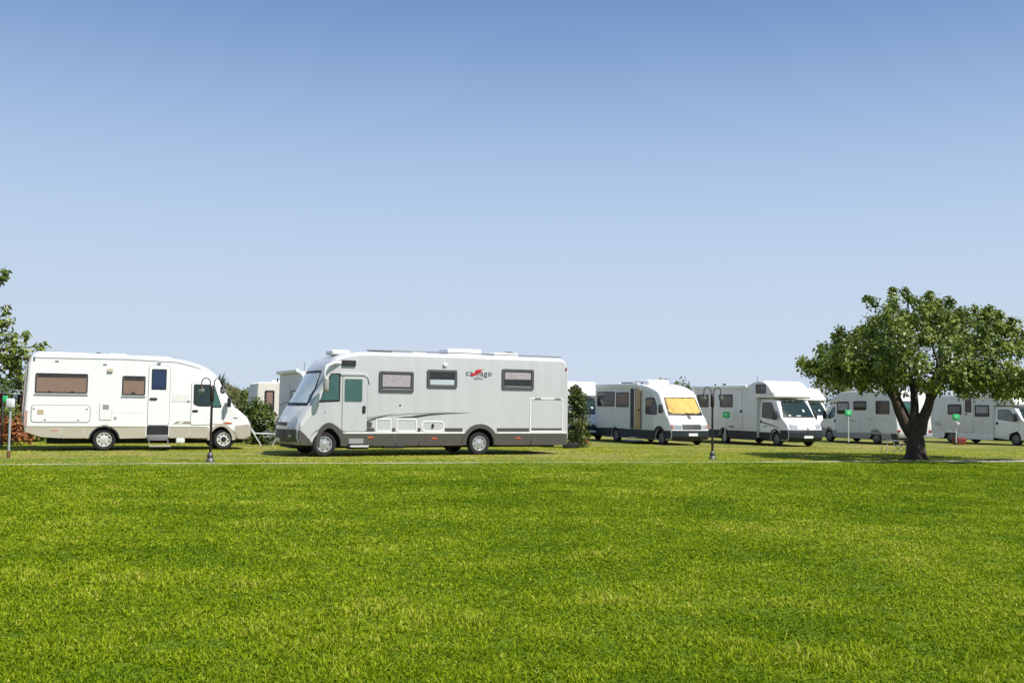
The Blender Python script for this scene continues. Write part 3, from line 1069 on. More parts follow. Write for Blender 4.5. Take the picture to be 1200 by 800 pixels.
# ------------------------------------------------------------------ the silver motorhome in the middle
def silver_motorhome():
    W, sd_ = 2.27, 1
    loc, rz = place((-5.18, 28.48, 0), (-.904, -.427), W, sd_)
    root = empty('motorhome', loc, rz)
    tag(root, 'large silver integrated motorhome with taupe skirt and red dash in its lettering', 'motorhome', GRP)
    def fn(u, v, z, hw):
        w = min(max((u + .3) / .8, 0), 1)
        t = min(abs(v) / hw, 1.1)
        k = 1 - .05 * w * w
        ub = .50 - .33 * smooth01(z, .85, 1.25)     # a blunt nose: the front skin stands well back
        if u > ub: u -= .215 * (u - ub) / (1.25 - ub)
        if z > 2.2: k *= 1 - .035 * (z - 2.2) ** 2
        return (u - .32 * w * t ** 2.2, v * k, z)
    S = Shell(W, fn, zcuts=(2.2, 2.4, 2.6, 2.8), ucuts=(-.3, -.1, .1, .3, .5, .7, .9, 1.05))
    zb = .30
    prof = [(-7.66, .36), (-7.70, .5), (-7.69, 2.5), (-7.66, 2.76), (-7.58, 2.89), (-7.42, 2.95), (-4, 2.965), (-1.25, 2.96), (-.9, 2.935), (-.55, 2.87), (-.25, 2.76), (-.02, 2.60), (.10, 2.47), (.17, 2.36),
            (.81, 1.45), (.97, 1.27), (1.12, 1.04), (1.20, .92), (1.25, .76), (1.26, .52), (1.20, .37), (1.06, .315)]
    prof += [(.62, zb)] + arch(-.02, zb, .455, .345) + [(-2.0, zb - .005)] + [(-4.0, zb)] + arch(-4.70, zb, .455, .345) + [(-6.4, zb), (-7.5, .32)]
    S.body('body', prof, SILVER, root, r=.12, seg=5)
    chassis(root, -7.4, .8, W, [(-.02, .345, .455), (-4.70, .345, .455)], .22)
    axle_pair(root, -.02, W, .345, style='alloy', w=.215)
    axle_pair(root, -4.70, W, .345, style='alloy', w=.215)
    # skirts and flares
    for a, b in ((-.50, -1.36), (-1.375, -2.07), (-2.085, -2.76), (-2.775, -4.2), (-5.2, -6.36), (-6.375, -7.62)):
        S.plate('skirt', rrect(a, .285, b, .635, .02), sd_, TAUPE, root, th=.018, bev=.006)
    for uc in (-.02, -4.70):
        o = arc(uc, .345, .60, -6, 186, 22) if uc > -1 else arc(uc, .345, .575, -4, 184, 22)
        i = arc(uc, .345, .445, -6, 186, 22)
        S.plate('wheel_arch', o + i[::-1], sd_, TAUPE, root, th=.035, bev=.004)
    # white rule and dark stripe
    for a, b in ((-.60, -4.2), (-5.26, -7.60)):
        S.plate('white_trim', rrect(a, .640, b, .682, .01), sd_, WHITE, root, th=.013)
    for a, b in ((-.62, -1.44), (-1.97, -2.06), (-2.74, -2.83), (-3.58, -4.14), (-5.25, -6.32), (-6.40, -7.46)):
        S.plate('dark_stripe', rrect(a, .690, b, .80, .01), sd_, TAUPE, root, th=.007, bev=.002)
    # service hatches with their white outlines
    for a, b, z1, rr in ((-1.47, -1.94, 1.06, .05), (-2.09, -2.71, 1.06, .05), (-2.85, -3.56, 1.00, .12)):
        h = S.outline('hatch', rrect(a, .69, b, z1, rr), sd_, WHITE, root, w=.035, th=.012)
        if z1 == 1.0:
            S.plate('handle', rrect(-3.17, .80, -3.23, .92, .02), sd_, BLACKP, h, th=.03)
        elif a == -1.47:
            S.plate('grille', rrect(-1.22, .83, -1.36, .97, .02), sd_, TAUPE, h, th=.02)
    g = S.outline('garage_door', rrect(-6.34, .69, -7.48, 1.71, .04), sd_, WHITE, root, w=.035, th=.012)
    for a in (-6.5, -7.18):
        S.plate('hinge', rrect(a, 1.675, a - .22, 1.71, .01), sd_, SEAL, g, th=.018)
    # swooshes
    S.plate('swoosh', [(-.58, .985), (-1.0, 1.075), (-1.7, 1.165), (-2.5, 1.225), (-3.4, 1.255), (-4.5, 1.255), (-3.4, 1.235), (-2.5, 1.19), (-1.7, 1.115), (-1.0, 1.01)], sd_, INKG, root, th=.004, bev=.001)
    S.plate('swoosh', [(-1.10, .955), (-1.45, 1.085), (-1.98, 1.20), (-1.5, 1.05), (-1.15, .945)], sd_, INK, root, th=.006, bev=.001)
    S.plate('swoosh', [(-2.35, 1.095), (-2.75, 1.17), (-3.15, 1.215), (-3.7, 1.235), (-4.3, 1.235), (-3.6, 1.205), (-3.1, 1.16), (-2.7, 1.095)], sd_, INK, root, th=.006, bev=.001)
    S.plate('swoosh', [(-2.1, 1.10), (-2.45, 1.13), (-2.62, 1.115), (-2.3, 1.085)], sd_, INK, root, th=.006, bev=.001)
    # windows: frames with outward hung panes
    for rc, bl, fr_ in (((-1.55, 1.81, -2.59, 2.41), LACE, .86), ((-3.0, 1.96, -3.94, 2.49), None, 0), ((-5.39, 1.95, -6.46, 2.57), LACE, .5)):
        w = S.window(rc, sd_, root, fw=.07, r=.05, blind=bl, blind_frac=fr_, th=.03)
        u0_, u1_ = min(rc[0], rc[2]), max(rc[0], rc[2])
        S.plate('frame', rrect(u0_ + .055, rc[1] + .055, u1_ - .055, rc[3] - .055, .03), sd_, CHROME, w, th=.027, hole=rrect(u0_ + .072, rc[1] + .075, u1_ - .072, rc[3] - .072, .02))
        if not bl:
            S.plate('shade', rrect(u0_ + .09, rc[1] + .09, u1_ - .09, rc[1] + .24, .02), sd_, SHADE, w, th=.021)
        S.plate('pane_edge', rrect(u0_ + .09, rc[1] + .085, u1_ - .09, rc[1] + .105, .008), sd_, INKG, w, th=.034)
    # entrance door
    d = S.door((-.485, .69, -1.225, 2.245), sd_, SILVER, root, SEAL, .08, gap=.012)
    S.plate('door_window', rrect(-.55, 1.53, -1.06, 2.165, .04), sd_, GLASSG, d, th=.022)
    S.plate('window_frame', rrect(-.53, 1.51, -1.08, 2.185, .05), sd_, LSEAL, d, th=.018)
    S.plate('handle', rrect(-1.075, 1.21, -1.165, 1.42, .03), sd_, BLACKP, d, th=.035)
    S.plate('door_hood', rpoly([(-.42, 2.27), (-1.10, 2.27), (-1.22, 2.20), (-1.26, 2.05), (-1.29, 2.05), (-1.25, 2.25), (-1.12, 2.335), (-.42, 2.335)], .03), sd_, SILVER, root, th=.03)
    # cab side window, mirror with arm
    cw = S.plate('cab_window', rpoly([(.60, 1.50), (-.43, 1.53), (-.43, 2.32), (-.06, 2.31)], .04), sd_, BLACKP, root, th=.010)
    S.plate('pane', rpoly([(.52, 1.545), (-.385, 1.575), (-.385, 2.28), (-.09, 2.27)], .03), sd_, GLASSG, cw, th=.016)
    S.plate('pillar_trim', rpoly([(.80, 1.44), (.62, 1.44), (.0, 2.30), (-.14, 2.44), (-.42, 2.58), (-.42, 2.66), (-.05, 2.53), (.13, 2.36)], .03), sd_, SILVER2, root, th=.014)
    S.plate('pillar_trim', rpoly([(.80, 1.44), (.62, 1.44), (.80, 1.13), (1.08, .83), (1.20, .80), (1.17, .95), (.96, 1.25)], .03), sd_, SILVER2, root, th=.013)
    hw = W / 2
    mr = tube_part('mirror', root, SILVER2, [(-.44, hw - .02, 2.60), (-.2, hw + .10, 2.60), (.03, hw + .22, 2.50), (.10, hw + .27, 2.33), (.08, hw + .27, 2.15)], [.035, .05, .045, .032, .03], 10)
    bm = bmesh.new(); add_box(bm, -.02, .13, hw + .17, hw + .36, 1.80, 2.20, bevel=.055, seg=3)
    link_bm('mirror_head', bm, mat('mirror_shell', (0.36, 0.34, 0.31), .4, .2), mr, 45)
    S.plate('arm_bracket', rrect(-.46, 2.525, -.86, 2.69, .02), sd_, BLACKP, root, th=.05, bev=.012)
    # nose
    ws = S.front('windscreen', [(.145, 2.395), (.175, 2.35), (.825, 1.43), (.85, 1.395)], [-.88, -.91, -1.03, -1.03], [.88, .91, 1.03, 1.03], BLACKP, root, .006, 13)
    S.front('pane', [(.20, 2.315), (.79, 1.48)], [-.85, -.97], [.85, .97], SHADE, ws, .014, 13)
    tube_part('wiper', root, BLACKP, [(.865, -.55, 1.41), (.80, .0, 1.50), (.79, .5, 1.47)], .012, 6)
    S.front('bonnet', [(.87, 1.385), (.97, 1.27), (1.12, 1.04), (1.19, .94)], [-.95, -.92, -.78, -.72], [.95, .92, .78, .72], SILVER2, root, .012, 13)
    S.front('air_slot', [(1.20, .925), (1.225, .85)], -.60, .60, BLACKP, root, .010, 9)
    for s in (1, -1):
        S.front('headlight', [(1.10, 1.08), (1.19, .93), (1.245, .80)], [s * .86, s * .80, s * .72], [s * 1.0, s * 1.06, s * 1.05], LAMPGL, root, .012, 5)
    bp = S.front('bumper', [(1.25, .75), (1.262, .52), (1.205, .375), (1.08, .32)], -1.08, 1.08, TAUPE, root, .012, 15)
    S.front('grille', [(1.25, .74), (1.262, .50)], -.62, .62, BLACKP, bp, .018, 9)
    S.front('number_plate', [(1.262, .50), (1.25, .41)], -.26, .26, PLATE, bp, .024, 3)
    for s in (1, -1):
        S.front('fog_lamp', [(1.255, .60), (1.25, .50)], s * .78, s * .90, LAMPGL, bp, .018, 3)
    S.plate('bumper_corner', rpoly([(1.235, .77), (1.0, .62), (.80, .47), (.66, .32), (1.06, .325), (1.19, .385), (1.245, .52)], .03), sd_, TAUPE, root, th=.012)
    # little things on the flank
    for u_, z_, mm in ((-1.33, .53, ORANGEL), (-3.25, .50, ORANGEL), (-5.95, .50, ORANGEL)):
        S.plate('side_marker', rrect(u_ - .09, z_ - .02, u_ + .09, z_ + .02, .015), sd_, mm, root, th=.03)
    S.plate('fuel_cap', rrect(.15, 1.2, .19, 1.25, .02), sd_, SEAL, root, th=.012)
    S.plate('lock', rrect(-2.17, 1.42, -2.22, 1.47, .02), sd_, BLACKP, root, th=.012)
    S.plate('awning_light', rrect(-3.50, 2.60, -3.62, 2.69, .04), sd_, WHITE, root, th=.05)
    S.plate('tail_marker', rrect(-7.56, 2.57, -7.60, 2.66, .01), sd_, REDL, root, th=.03)
    # lettering with the red dash
    y = hw + .004
    text_part('lettering', root, INK, 'ca', .235, (-4.335, y, 2.415), 1, 1.15)
    text_part('lettering', root, INK, 'hago', .235, (-4.80, y, 2.415), 1, 1.08)
    text_part('lettering', root, INK, 'chic', .13, (-4.62, y, 2.27), 1, 1.2)
    S.plate('red_dash', [(-4.37, 2.335), (-4.43, 2.315), (-4.72, 2.46), (-4.70, 2.50), (-4.80, 2.545), (-4.60, 2.53), (-4.50, 2.475), (-4.53, 2.445), (-4.36, 2.365)], sd_, REDINK, root, th=.010, bev=.002)
    # roof
    tube_part('roof_rail', root, SEAL, [(-1.22, hw - .16, 3.0), (-4, hw - .16, 3.01), (-7.48, hw - .16, 2.99)], .017, 6)
    roof_vent(root, -.60, .2, 2.88, .55, .7, .12, name='roof_pod')
    roof_vent(root, -1.85, .2, 2.955, .6, .6, .085, SOLAR)
    roof_vent(root, -3.05, .1, 2.965, .45, .45, .06)
    roof_vent(root, -4.45, .1, 2.965, 1.12, .75, .20, WHITE, 'roof_air_conditioner')
    dsh = roof_vent(root, -5.85, .15, 2.96, .85, .6, .13, WHITE2, 'satellite_dish')
    tube_part('arm', dsh, BLACKP, [(-5.60, .3, 3.06), (-6.05, .32, 3.12), (-6.2, .32, 3.06)], .022, 6)
    # entrance steps
    st = box_part('step', root, CHASSIS, -.68, -1.26, hw - .14, hw + .03, .22, .34, bevel=.01)
    box_part('tread', st, WHITE2, -.72, -1.22, hw - .1, hw + .16, .275, .305, bevel=.01)
    box_part('step', root, CHASSIS, -1.75, -2.3, hw - .2, hw + .04, .23, .28, bevel=.01)
    S.plate('heater_grille', rrect(-.70, .36, -1.12, .50, .02), sd_, GREYSK, root, th=.024)
    for u_ in (-1.9, -3.85):
        box_part('mud_flap', root, RUBBER, u_ - .02, u_ + .02, .55, .95, .12, .34) if u_ < -3 else None
    return root

# ------------------------------------------------------------------ the white and beige motorhome at the left
def beige_motorhome():
    W, sd_ = 2.2, -1
    loc, rz = place((-8.86, 31.77, 0), (.911, .413), W, sd_)
    root = empty('motorhome', loc, rz)
    tag(root, 'white motorhome with beige lower skirt, brown blinds and sloping bonnet at left', 'motorhome', GRP)
    def fn(u, v, z, hw):
        w = min(max((u + .5) / .8, 0), 1)
        t = min(abs(v) / hw, 1.1)
        k = 1 - .055 * smooth01(u, -1.3, .2)
        if z > 1.35: k *= 1 - .06 * (z - 1.35) * smooth01(u, -1.3, -.3)
        return (u - .15 * w * t ** 2.2, v * k, z)
    S = Shell(W, fn, zcuts=(1.35, 1.7, 2.0, 2.3), ucuts=(-1.3, -1.0, -.7, -.4, -.1, .2, .5, .75))
    zb = .36
    prof = [(-5.14, .40), (-5.58, .55), (-5.62, .8), (-5.62, 1.2), (-5.555, 2.5), (-5.47, 2.72), (-5.36, 2.84), (-5.2, 2.875), (-3, 2.84), (-1.5, 2.765), (-1.2, 2.72), (-.8, 2.61), (-.5, 2.48), (-.27, 2.33), (-.10, 2.12), (-.01, 1.95), (.05, 1.86),
            (.44, 1.30), (.60, 1.18), (.80, 1.01), (.90, .85), (.94, .66), (.93, .42), (.80, .33)]
    prof += [(.50, .33)] + arch(0, .33, .405, .32) + [(-1.0, zb), (-2.9, zb)] + arch(-3.45, zb, .39, .30) + [(-4.2, zb)]
    S.body('body', prof, WHITE, root, r=.085, seg=4)
    chassis(root, -5.0, .6, W, [(0, .32, .405), (-3.45, .30, .39)], .20)
    axle_pair(root, 0, W - .12, .33, style='dark_hub', rim=STEELW, w=.19)
    axle_pair(root, -3.45, W, .33, style='steel', rim=STEELW, w=.19)
    # beige skirts, each panel its own
    def skirt(pts): S.plate('skirt', pts, sd_, BEIGE, root, th=.012, bev=.004)
    skirt([(-5.57, .56), (-5.575, .69), (-4.62, .69), (-4.62, .372), (-5.16, .412)])
    skirt([(-4.605, .372), (-4.605, .69), (-4.0, .69), (-4.0, .372)])
    skirt([(-3.985, .372), (-3.985, .69), (-2.30, .69), (-2.30, .372)] + [p for p in arc(-3.45, .30, .40, 8, 172, 14)])
    skirt([(-1.62, .372), (-1.62, .69), (-1.03, .69), (-1.03, .372)])
    skirt([(-1.015, .372), (-1.015, .69), (-.44, .69), (-.44, .372)])
    bz = mat('beige_dark_band', (0.33, 0.285, 0.22), 0.45, .1, .1, 2.0)
    S.plate('skirt_band', [(-1.52, .80), (-1.42, .875), (-1.03, .875), (.15, .86), (.30, .80)], sd_, bz, root, th=.006, bev=.002)
    S.plate('trim_line', rrect(-5.56, .705, -2.30, .73, .008), sd_, BEIGE, root, th=.014)
    S.plate('trim_line', rrect(-1.62, .70, -.5, .725, .008), sd_, BEIGE, root, th=.014)
    o = arc(0, .32, .50, -2, 182, 20); i = arc(0, .32, .398, -2, 182, 20)
    S.plate('wheel_arch', o + i[::-1], sd_, BEIGE, root, th=.03)
    o = arc(-3.45, .30, .435, 8, 172, 18); i = arc(-3.45, .30, .385, 8, 172, 18)
    S.plate('wheel_arch', o + i[::-1], sd_, CHASSIS, root, th=.018)
    bp = S.front('bumper', [(.915, .80), (.94, .66), (.932, .44), (.82, .335)], -1.06, 1.06, BEIGE, root, .012, 13)
    S.front('bumper_strip', [(.938, .64), (.938, .55)], -1.06, 1.06, bz, bp, .02, 13)
    S.plate('bumper_corner', rpoly([(.90, .80), (.48, .74), (.47, .42), (.60, .345), (.80, .345), (.915, .44), (.925, .66)], .03), sd_, BEIGE, root, th=.012)
    for s in (1, -1):
        S.front('headlight', [(.86, .93), (.905, .84)], s * .72, s * 1.05, LAMPGL, root, .012, 4)
    S.plate('side_marker', rpoly([(.12, .80), (.36, .80), (.40, .84), (.16, .86)], .02), sd_, ORANGEL, root, th=.014)
    S.plate('bonnet_badge', rrect(.42, .97, .54, 1.0, .01), sd_, INK, root, th=.006)
    # blinds behind the long and the short window
    w1 = S.window((-5.35, 1.68, -3.95, 2.25), sd_, root, pane=BLIND, fr=WINFRB, fw=.03, r=.04)
    S.plate('blind_case', rrect(-5.30, 2.13, -4.0, 2.215, .01), sd_, GLASSB, w1, th=.016)
    w2 = S.window((-3.0, 1.65, -2.35, 2.22), sd_, root, pane=BLIND, fr=WINFRB, fw=.03, r=.04)
    S.plate('blind_case', rrect(-2.95, 2.08, -2.40, 2.185, .01), sd_, GLASSB, w2, th=.016)
    for rc in ((-5.37, 1.63, -3.93, 1.665), (-3.02, 1.60, -2.33, 1.635)):
        S.plate('sill', rrect(*rc, .01), sd_, LSEAL, root, th=.03)
    for w_, us in ((w1, (-4.97, -4.36)), (w2, (-2.68,))):
        for u_ in us:
            S.plate('catch', rrect(u_ - .05, 1.70, u_ + .05, 1.735, .01), sd_, BLACKP, w_, th=.03)
    # habitation door
    d = S.door((-2.27, .745, -1.635, 2.56), sd_, WHITE, root, SEAL, .09, gap=.013)
    S.plate('door_window', rrect(-2.18, 1.82, -1.75, 2.445, .03), sd_, BLACKP, d, th=.020)
    S.plate('pane', rrect(-2.15, 1.85, -1.78, 2.415, .02), sd_, GLASSBLUE, d, th=.024)
    S.plate('handle', rrect(-2.22, 1.51, -2.0, 1.58, .03), sd_, BLACKP, d, th=.035)
    S.plate('door_lamp', rrect(-2.02, 2.62, -1.92, 2.655, .01), sd_, LSEAL, root, th=.05)
    # cab door
    c = S.door((-1, .74, 0, 2), sd_, WHITE, root, SEAL, .09, gap=.012, poly=rpoly([(-1.02, .745), (-1.02, 2.08), (-.30, 2.08), (.06, 1.36), (.10, .80)], .09, 4))
    S.plate('door_window', rpoly([(-.95, 1.40), (-.95, 2.01), (-.42, 2.01), (-.42, 1.33), (-.80, 1.33)], .05), sd_, BLACKP, c, th=.020)
    S.plate('pane', rpoly([(-.92, 1.42), (-.92, 1.98), (-.45, 1.98), (-.45, 1.36), (-.80, 1.36)], .04), sd_, GLASSW, c, th=.025)
    S.plate('quarter_window', rpoly([(-.36, 1.30), (-.36, 1.98), (-.28, 1.98), (-.0, 1.33), (-.03, 1.30)], .03), sd_, BLACKP, c, th=.020)
    S.plate('pane', rpoly([(-.33, 1.33), (-.33, 1.95), (-.29, 1.95), (-.05, 1.36), (-.06, 1.33)], .03), sd_, GLASSG, c, th=.025)
    S.plate('handle', rrect(-.98, 1.16, -.80, 1.225, .03), sd_, BLACKP, c, th=.03)
    # windscreen and mirror
    ws = S.front('windscreen', [(.03, 1.90), (.45, 1.285)], [-.92, -1.0], [.92, 1.0], BLACKP, root, .006, 11)
    S.front('pane', [(.07, 1.83), (.42, 1.33)], [-.88, -.96], [.88, .96], GLASSG, ws, .012, 11)
    mr = tube_part('mirror', root, BLACKP, [(.05, -.98, 1.36), (.10, -1.10, 1.38), (.10, -1.18, 1.45)], .022, 7)
    bm = bmesh.new(); add_box(bm, .05, .15, -1.30, -1.12, 1.32, 1.62, bevel=.03)
    link_bm('mirror_head', bm, BLACKP, mr, 45)
    # hatches and fittings
    h = S.door((-5.44, .82, -3.85, 1.34), sd_, WHITE, root, SEAL, .10, gap=.020)
    S.plate('vent', rrect(-5.27, 1.06, -5.10, 1.20, .01), sd_, mat('tan_vent', (.45, .37, .25), .6), h, th=.02)
    for u_, z_ in ((-5.06, .905), (-4.18, .90), (-5.36, 1.22), (-3.95, 1.22)):
        S.plate('lock', rrect(u_ - .025, z_ - .02, u_ + .025, z_ + .02, .015), sd_, SEAL, h, th=.024)
    h = S.door((-3.61, .90, -3.26, 1.40), sd_, WHITE, root, LSEAL, .04, gap=.012)
    S.plate('vent', rrect(-3.52, 1.22, -3.35, 1.36, .01), sd_, GREYSK, h, th=.02)
    S.plate('water_inlet', rrect(-3.2, .93, -3.12, 1.02, .03), sd_, LSEAL, root, th=.014)
    S.plate('porch_lamp', rrect(-3.42, 2.33, -3.27, 2.43, .02), sd_, mat('cream_lamp', (.55, .50, .38), .4), root, th=.05)
    for u_, z_ in ((-4.80, 2.60), (-3.50, 2.54)):
        S.plate('vent', rrect(u_ - .05, z_ - .02, u_ + .05, z_ + .02, .01), sd_, SEAL, root, th=.012)
    S.plate('tail_marker', rrect(-5.42, 2.60, -5.38, 2.72, .01), sd_, INK, root, th=.02)
    S.plate('side_marker', rrect(-4.88, .595, -4.68, .625, .01), sd_, mat('salmon_marker', (.6, .25, .16), .4), root, th=.02)
    # faded stripes of the side graphic
    for k in range(6):
        S.plate('faded_graphic', rrect(-1.55 + k * .085, 1.50, -1.50 + k * .085, 1.70, .005), sd_, mat('faded_ink', (.70, .65, .60), .5), root, th=.003, bev=.001)
    S.plate('graphic_line', rrect(-1.60, 1.465, -1.02, 1.480, .004), sd_, LSEAL, root, th=.004, bev=.001)
    S.plate('catch', rrect(-1.13, 1.47, -1.06, 1.50, .01), sd_, INK, root, th=.02)
    S.plate('swoosh', [(-1.40, .80), (-1.30, .86), (-1.20, .86), (-1.30, .80)], sd_, WHITE, root, th=.009, bev=.001)
    S.plate('gutter', [(-5.36, 2.705), (-2.87, 2.725), (-1.45, 2.68), (-.75, 2.50), (-.75, 2.485), (-1.45, 2.66), (-2.87, 2.705), (-5.36, 2.685)], sd_, LSEAL, root, th=.012, bev=.002)
    S.plate('panel_joint', rrect(-5.60, 1.125, -2.28, 1.135, .004), sd_, GREYWHITE, root, th=.004, bev=.001)
    # roof: rail along the edge, hatches
    tube_part('roof_rail', root, WHITE2, [(-5.3, -.98, 2.855), (-3, -.99, 2.815), (-1.6, -.99, 2.765)], .03, 6)
    roof_vent(root, -4.95, 0, 2.85, .45, .45, .08, SEAL)
    roof_vent(root, -3.65, -.2, 2.82, .16, .3, .10, BLACKP, 'roof_lamp')
    roof_vent(root, -3.1, -.1, 2.80, .5, .5, .11, mat('yellowed_dome', (.66, .62, .48), .4))
    roof_vent(root, -2.0, -.1, 2.755, .8, .6, .10)
    roof_vent(root, -2.05, -.45, 2.755, .5, .3, .07, SEAL)
    # rear edge rod with pinkish light put in its colour, door sill recess and step
    tube_part('rear_edge_rod', root, mat('rose_lit_edge', (.42, .34, .33), .5), [(-5.64, -.98, .8), (-5.65, -.98, 1.3), (-5.59, -.98, 2.4), (-5.46, -.98, 2.76)], .028, 8)
    S.plate('rear_lamp', rrect(-5.61, .72, -5.52, 1.18, .02), sd_, mat('faded_lamp', (.42, .28, .24), .4), root, th=.016)
    S.plate('step_well', rrect(-2.27, .47, -1.65, .74, .01), sd_, BLACKP, root, th=.016)
    st = box_part('step', root, SEAL, -2.25, -1.66, -1.13, -.9, .30, .47, bevel=.01)
    box_part('tread', st, mat('step_tread', (.36, .33, .29), .6), -2.22, -1.60, -1.42, -1.10, .12, .155, bevel=.008)
    for u_ in (-2.2, -1.66):
        tube_part('strut', st, SEAL, [(u_, -1.08, .32), (u_, -1.22, .14)], .014, 6)
    bm = bmesh.new(); add_box(bm, -1.42, -1.17, -1.12, -.92, .22, .36, bevel=.02)
    add_box(bm, -1.38, -1.21, -1.11, -.95, .36, .47)
    link_bm('waste_cap', bm, [WHITE2], root, 40)
    return root

silver_motorhome()
beige_motorhome()

# ------------------------------------------------------------------ the integrated motorhome with the yellow curtain
def curtain_motorhome():
    W, sd_ = 2.2, -1
    loc, rz = place((6.87, 47.06, -.25), (.43, -.90), W, sd_)
    root = empty('motorhome', loc, rz)
    tag(root, 'white motorhome with an orange yellow curtain across its windscreen and door ajar', 'motorhome', GRP)
    def fn(u, v, z, hw):
        w = min(max((u + .9) / 1.3, 0), 1)
        t = min(abs(v) / hw, 1.1)
        k = 1 - .05 * w * w
        if z > 1.4: k *= 1 - .05 * (z - 1.4) * smooth01(u, -1.6, -.3)
        return (u - .20 * w * t ** 2.2, v * k, z)
    S = Shell(W, fn, zcuts=(1.4, 1.8, 2.1, 2.4), ucuts=(-1.6, -1.2, -.9, -.6, -.3, 0, .3, .6, .85))
    zb = .22
    prof = [(-5.86, .30), (-5.96, .5), (-5.97, 2.5), (-5.90, 2.74), (-5.75, 2.80), (-2.2, 2.82), (-1.75, 2.80), (-1.2, 2.71), (-.7, 2.58), (-.38, 2.48), (-.2, 2.40), (-.09, 2.31), (-.02, 2.20), (0, 2.16),
            (.55, 1.37), (.70, 1.25), (.93, .86), (.98, .66), (.985, .36), (.88, .26)]
    prof += [(.5, zb)] + arch(0, zb, .42, .32) + [(-2, zb), (-3.4, zb)] + arch(-3.95, zb, .40, .32) + [(-5, zb)]
    S.body('body', prof, WHITE, root, r=.07)
    chassis(root, -5.7, .7, W, [(0, .32, .42), (-3.95, .32, .40)], .19)
    shade_rim = mat('shaded_steel_wheel', (.20, .20, .195), .5, .2, .3, 8.0)  # rim colour darkened to put the flank's shade into it
    axle_pair(root, 0, W - .08, .33, style='steel', rim=shade_rim, w=.19)
    axle_pair(root, -3.95, W, .33, style='steel', rim=shade_rim, w=.19)
    # white side panels, greyed to put this flank's shade into the colour
    for a, b in ((-5.90, -3.92), (-3.90, -2.62), (-1.58, -.55)):
        S.plate('side_panel', rpoly([(a, .67), (b, .67), (b, 2.62 if b < -1 else 2.30), (a, 2.62)], .03), sd_, GREYWHITE, root, th=.006, bev=.002)
    for pts in ([(-5.93, .25), (-5.93, .655), (-2.62, .655), (-2.62, .25)] + arc(-3.95, .32, .41, -8, 188, 12), [(-2.60, .25), (-2.60, .655), (-1.0, .655), (-1.0, .25)], [(-.98, .25), (-.98, .655), (-.36, .655), (-.40, .25)]):
        S.plate('skirt', pts, sd_, NAVY, root, th=.014)
    o = arc(0, .32, .54, -8, 188, 20); i = arc(0, .32, .41, -8, 188, 20)
    S.plate('wheel_arch', o + i[::-1], sd_, NAVY, root, th=.025)
    S.plate('bumper_corner', rpoly([(.94, .66), (.47, .66), (.50, .28), (.86, .28), (.965, .38)], .03), sd_, NAVY, root, th=.012)
    S.window((-5.70, 1.72, -4.02, 2.46), sd_, root, GLASSB, WINFRB, .04, .05)
    S.window((-3.86, 1.70, -2.72, 2.42), sd_, root, GLASSB, WINFRB, .05, .05, blind=PINKC, blind_frac=.85)
    S.plate('post', rrect(-3.955, 1.60, -3.88, 2.62, .01), sd_, WHITE, root, th=.016)
    # doorway and the door standing open along the flank
    S.plate('doorway', rrect(-2.58, .67, -1.98, 2.60, .04), sd_, BLACKP, root, th=.008)
    d = box_part('door', root, WOOD, -2.02, -1.58, -W / 2 - .10, -W / 2 - .06, .68, 2.58, bevel=.015)
    d.rotation_euler = (0, 0, 0)
    box_part('handle', d, BLACKP, -1.72, -1.62, -W / 2 - .14, -W / 2 - .10, 1.52, 1.62, bevel=.01)
    box_part('door_edge', d, WHITE2, -2.06, -2.02, -W / 2 - .12, -W / 2 - .03, .68, 2.58, bevel=.008)
    cw = S.plate('cab_window', rpoly([(-1.25, 1.38), (-1.25, 2.16), (-.50, 2.16), (-.22, 1.75), (-.22, 1.36)], .07), sd_, WINFRB, root, th=.012)
    S.plate('pane', rpoly([(-1.2, 1.42), (-1.2, 2.11), (-.53, 2.11), (-.27, 1.73), (-.27, 1.41)], .06), sd_, GLASSB, cw, th=.018)
    S.plate('curtain', rpoly([(-1.18, 1.75), (-1.18, 2.09), (-.70, 2.09), (-.66, 1.80)], .03), sd_, mat('tan_curtain', (.30, .22, .13), .7, 0, .3, 12), cw, th=.020)
    for rc in ((-1.42, .70, -.86, 1.02), (-5.45, .72, -4.9, 1.05), (-4.5, .72, -4.0, 1.06)):
        S.door(rc, sd_, GREYWHITE, root, LSEAL, .03, 'hatch', .012)
    # mirror
    mr = tube_part('mirror', root, BLACKP, [(.12, -1.0, 1.55), (.2, -1.16, 1.6), (.2, -1.2, 1.75)], .022, 7)
    bm = bmesh.new(); add_box(bm, .14, .26, -1.33, -1.13, 1.45, 1.85, bevel=.04)
    link_bm('mirror_head', bm, BLACKP, mr, 45)
    # front: curtain behind the glass
    ws = S.front('windscreen', [(-.03, 2.20), (0, 2.16), (.55, 1.37), (.575, 1.345)], [-.93, -.94, -1.0, -1.0], [.93, .94, 1.0, 1.0], BLACKP, root, .005, 13)
    def fold(v, z):
        return .006 + .011 * math.sin(v * 13 + 2.2 * math.sin(z * 5)) + .007 * math.sin(v * 29 + z * 9)
    S.front('curtain', [(.02, 2.12), (.47, 1.485), (.515, 1.42)], [-.88, -.93, -.70], [.88, .90, .55], YELLOWC, ws, .026, 90, 8, fold)
    S.front('pane', [(.015, 2.14), (.545, 1.385)], [-.90, -.96], [.90, .96], clear_glass('clear_windscreen'), ws, .054, 13)
    for s in (1, -1):
        S.front('headlight', [(.905, .93), (.962, .74)], s * .58, s * 1.0, LAMPGL, root, .012, 5)
        S.front('indicator', [(.90, .93), (.960, .75)], s * 1.0, s * 1.06, ORANGEL, root, .014, 2)
    S.front('grille', [(.895, .945), (.968, .72)], -.54, .54, mat('grille_grey', (.05, .052, .055), .5, 0, .6, 30), root, .012, 7)
    S.front('air_vent', [(.62, 1.34), (.74, 1.20)], -.08, .10, BLACKP, root, .012, 3)
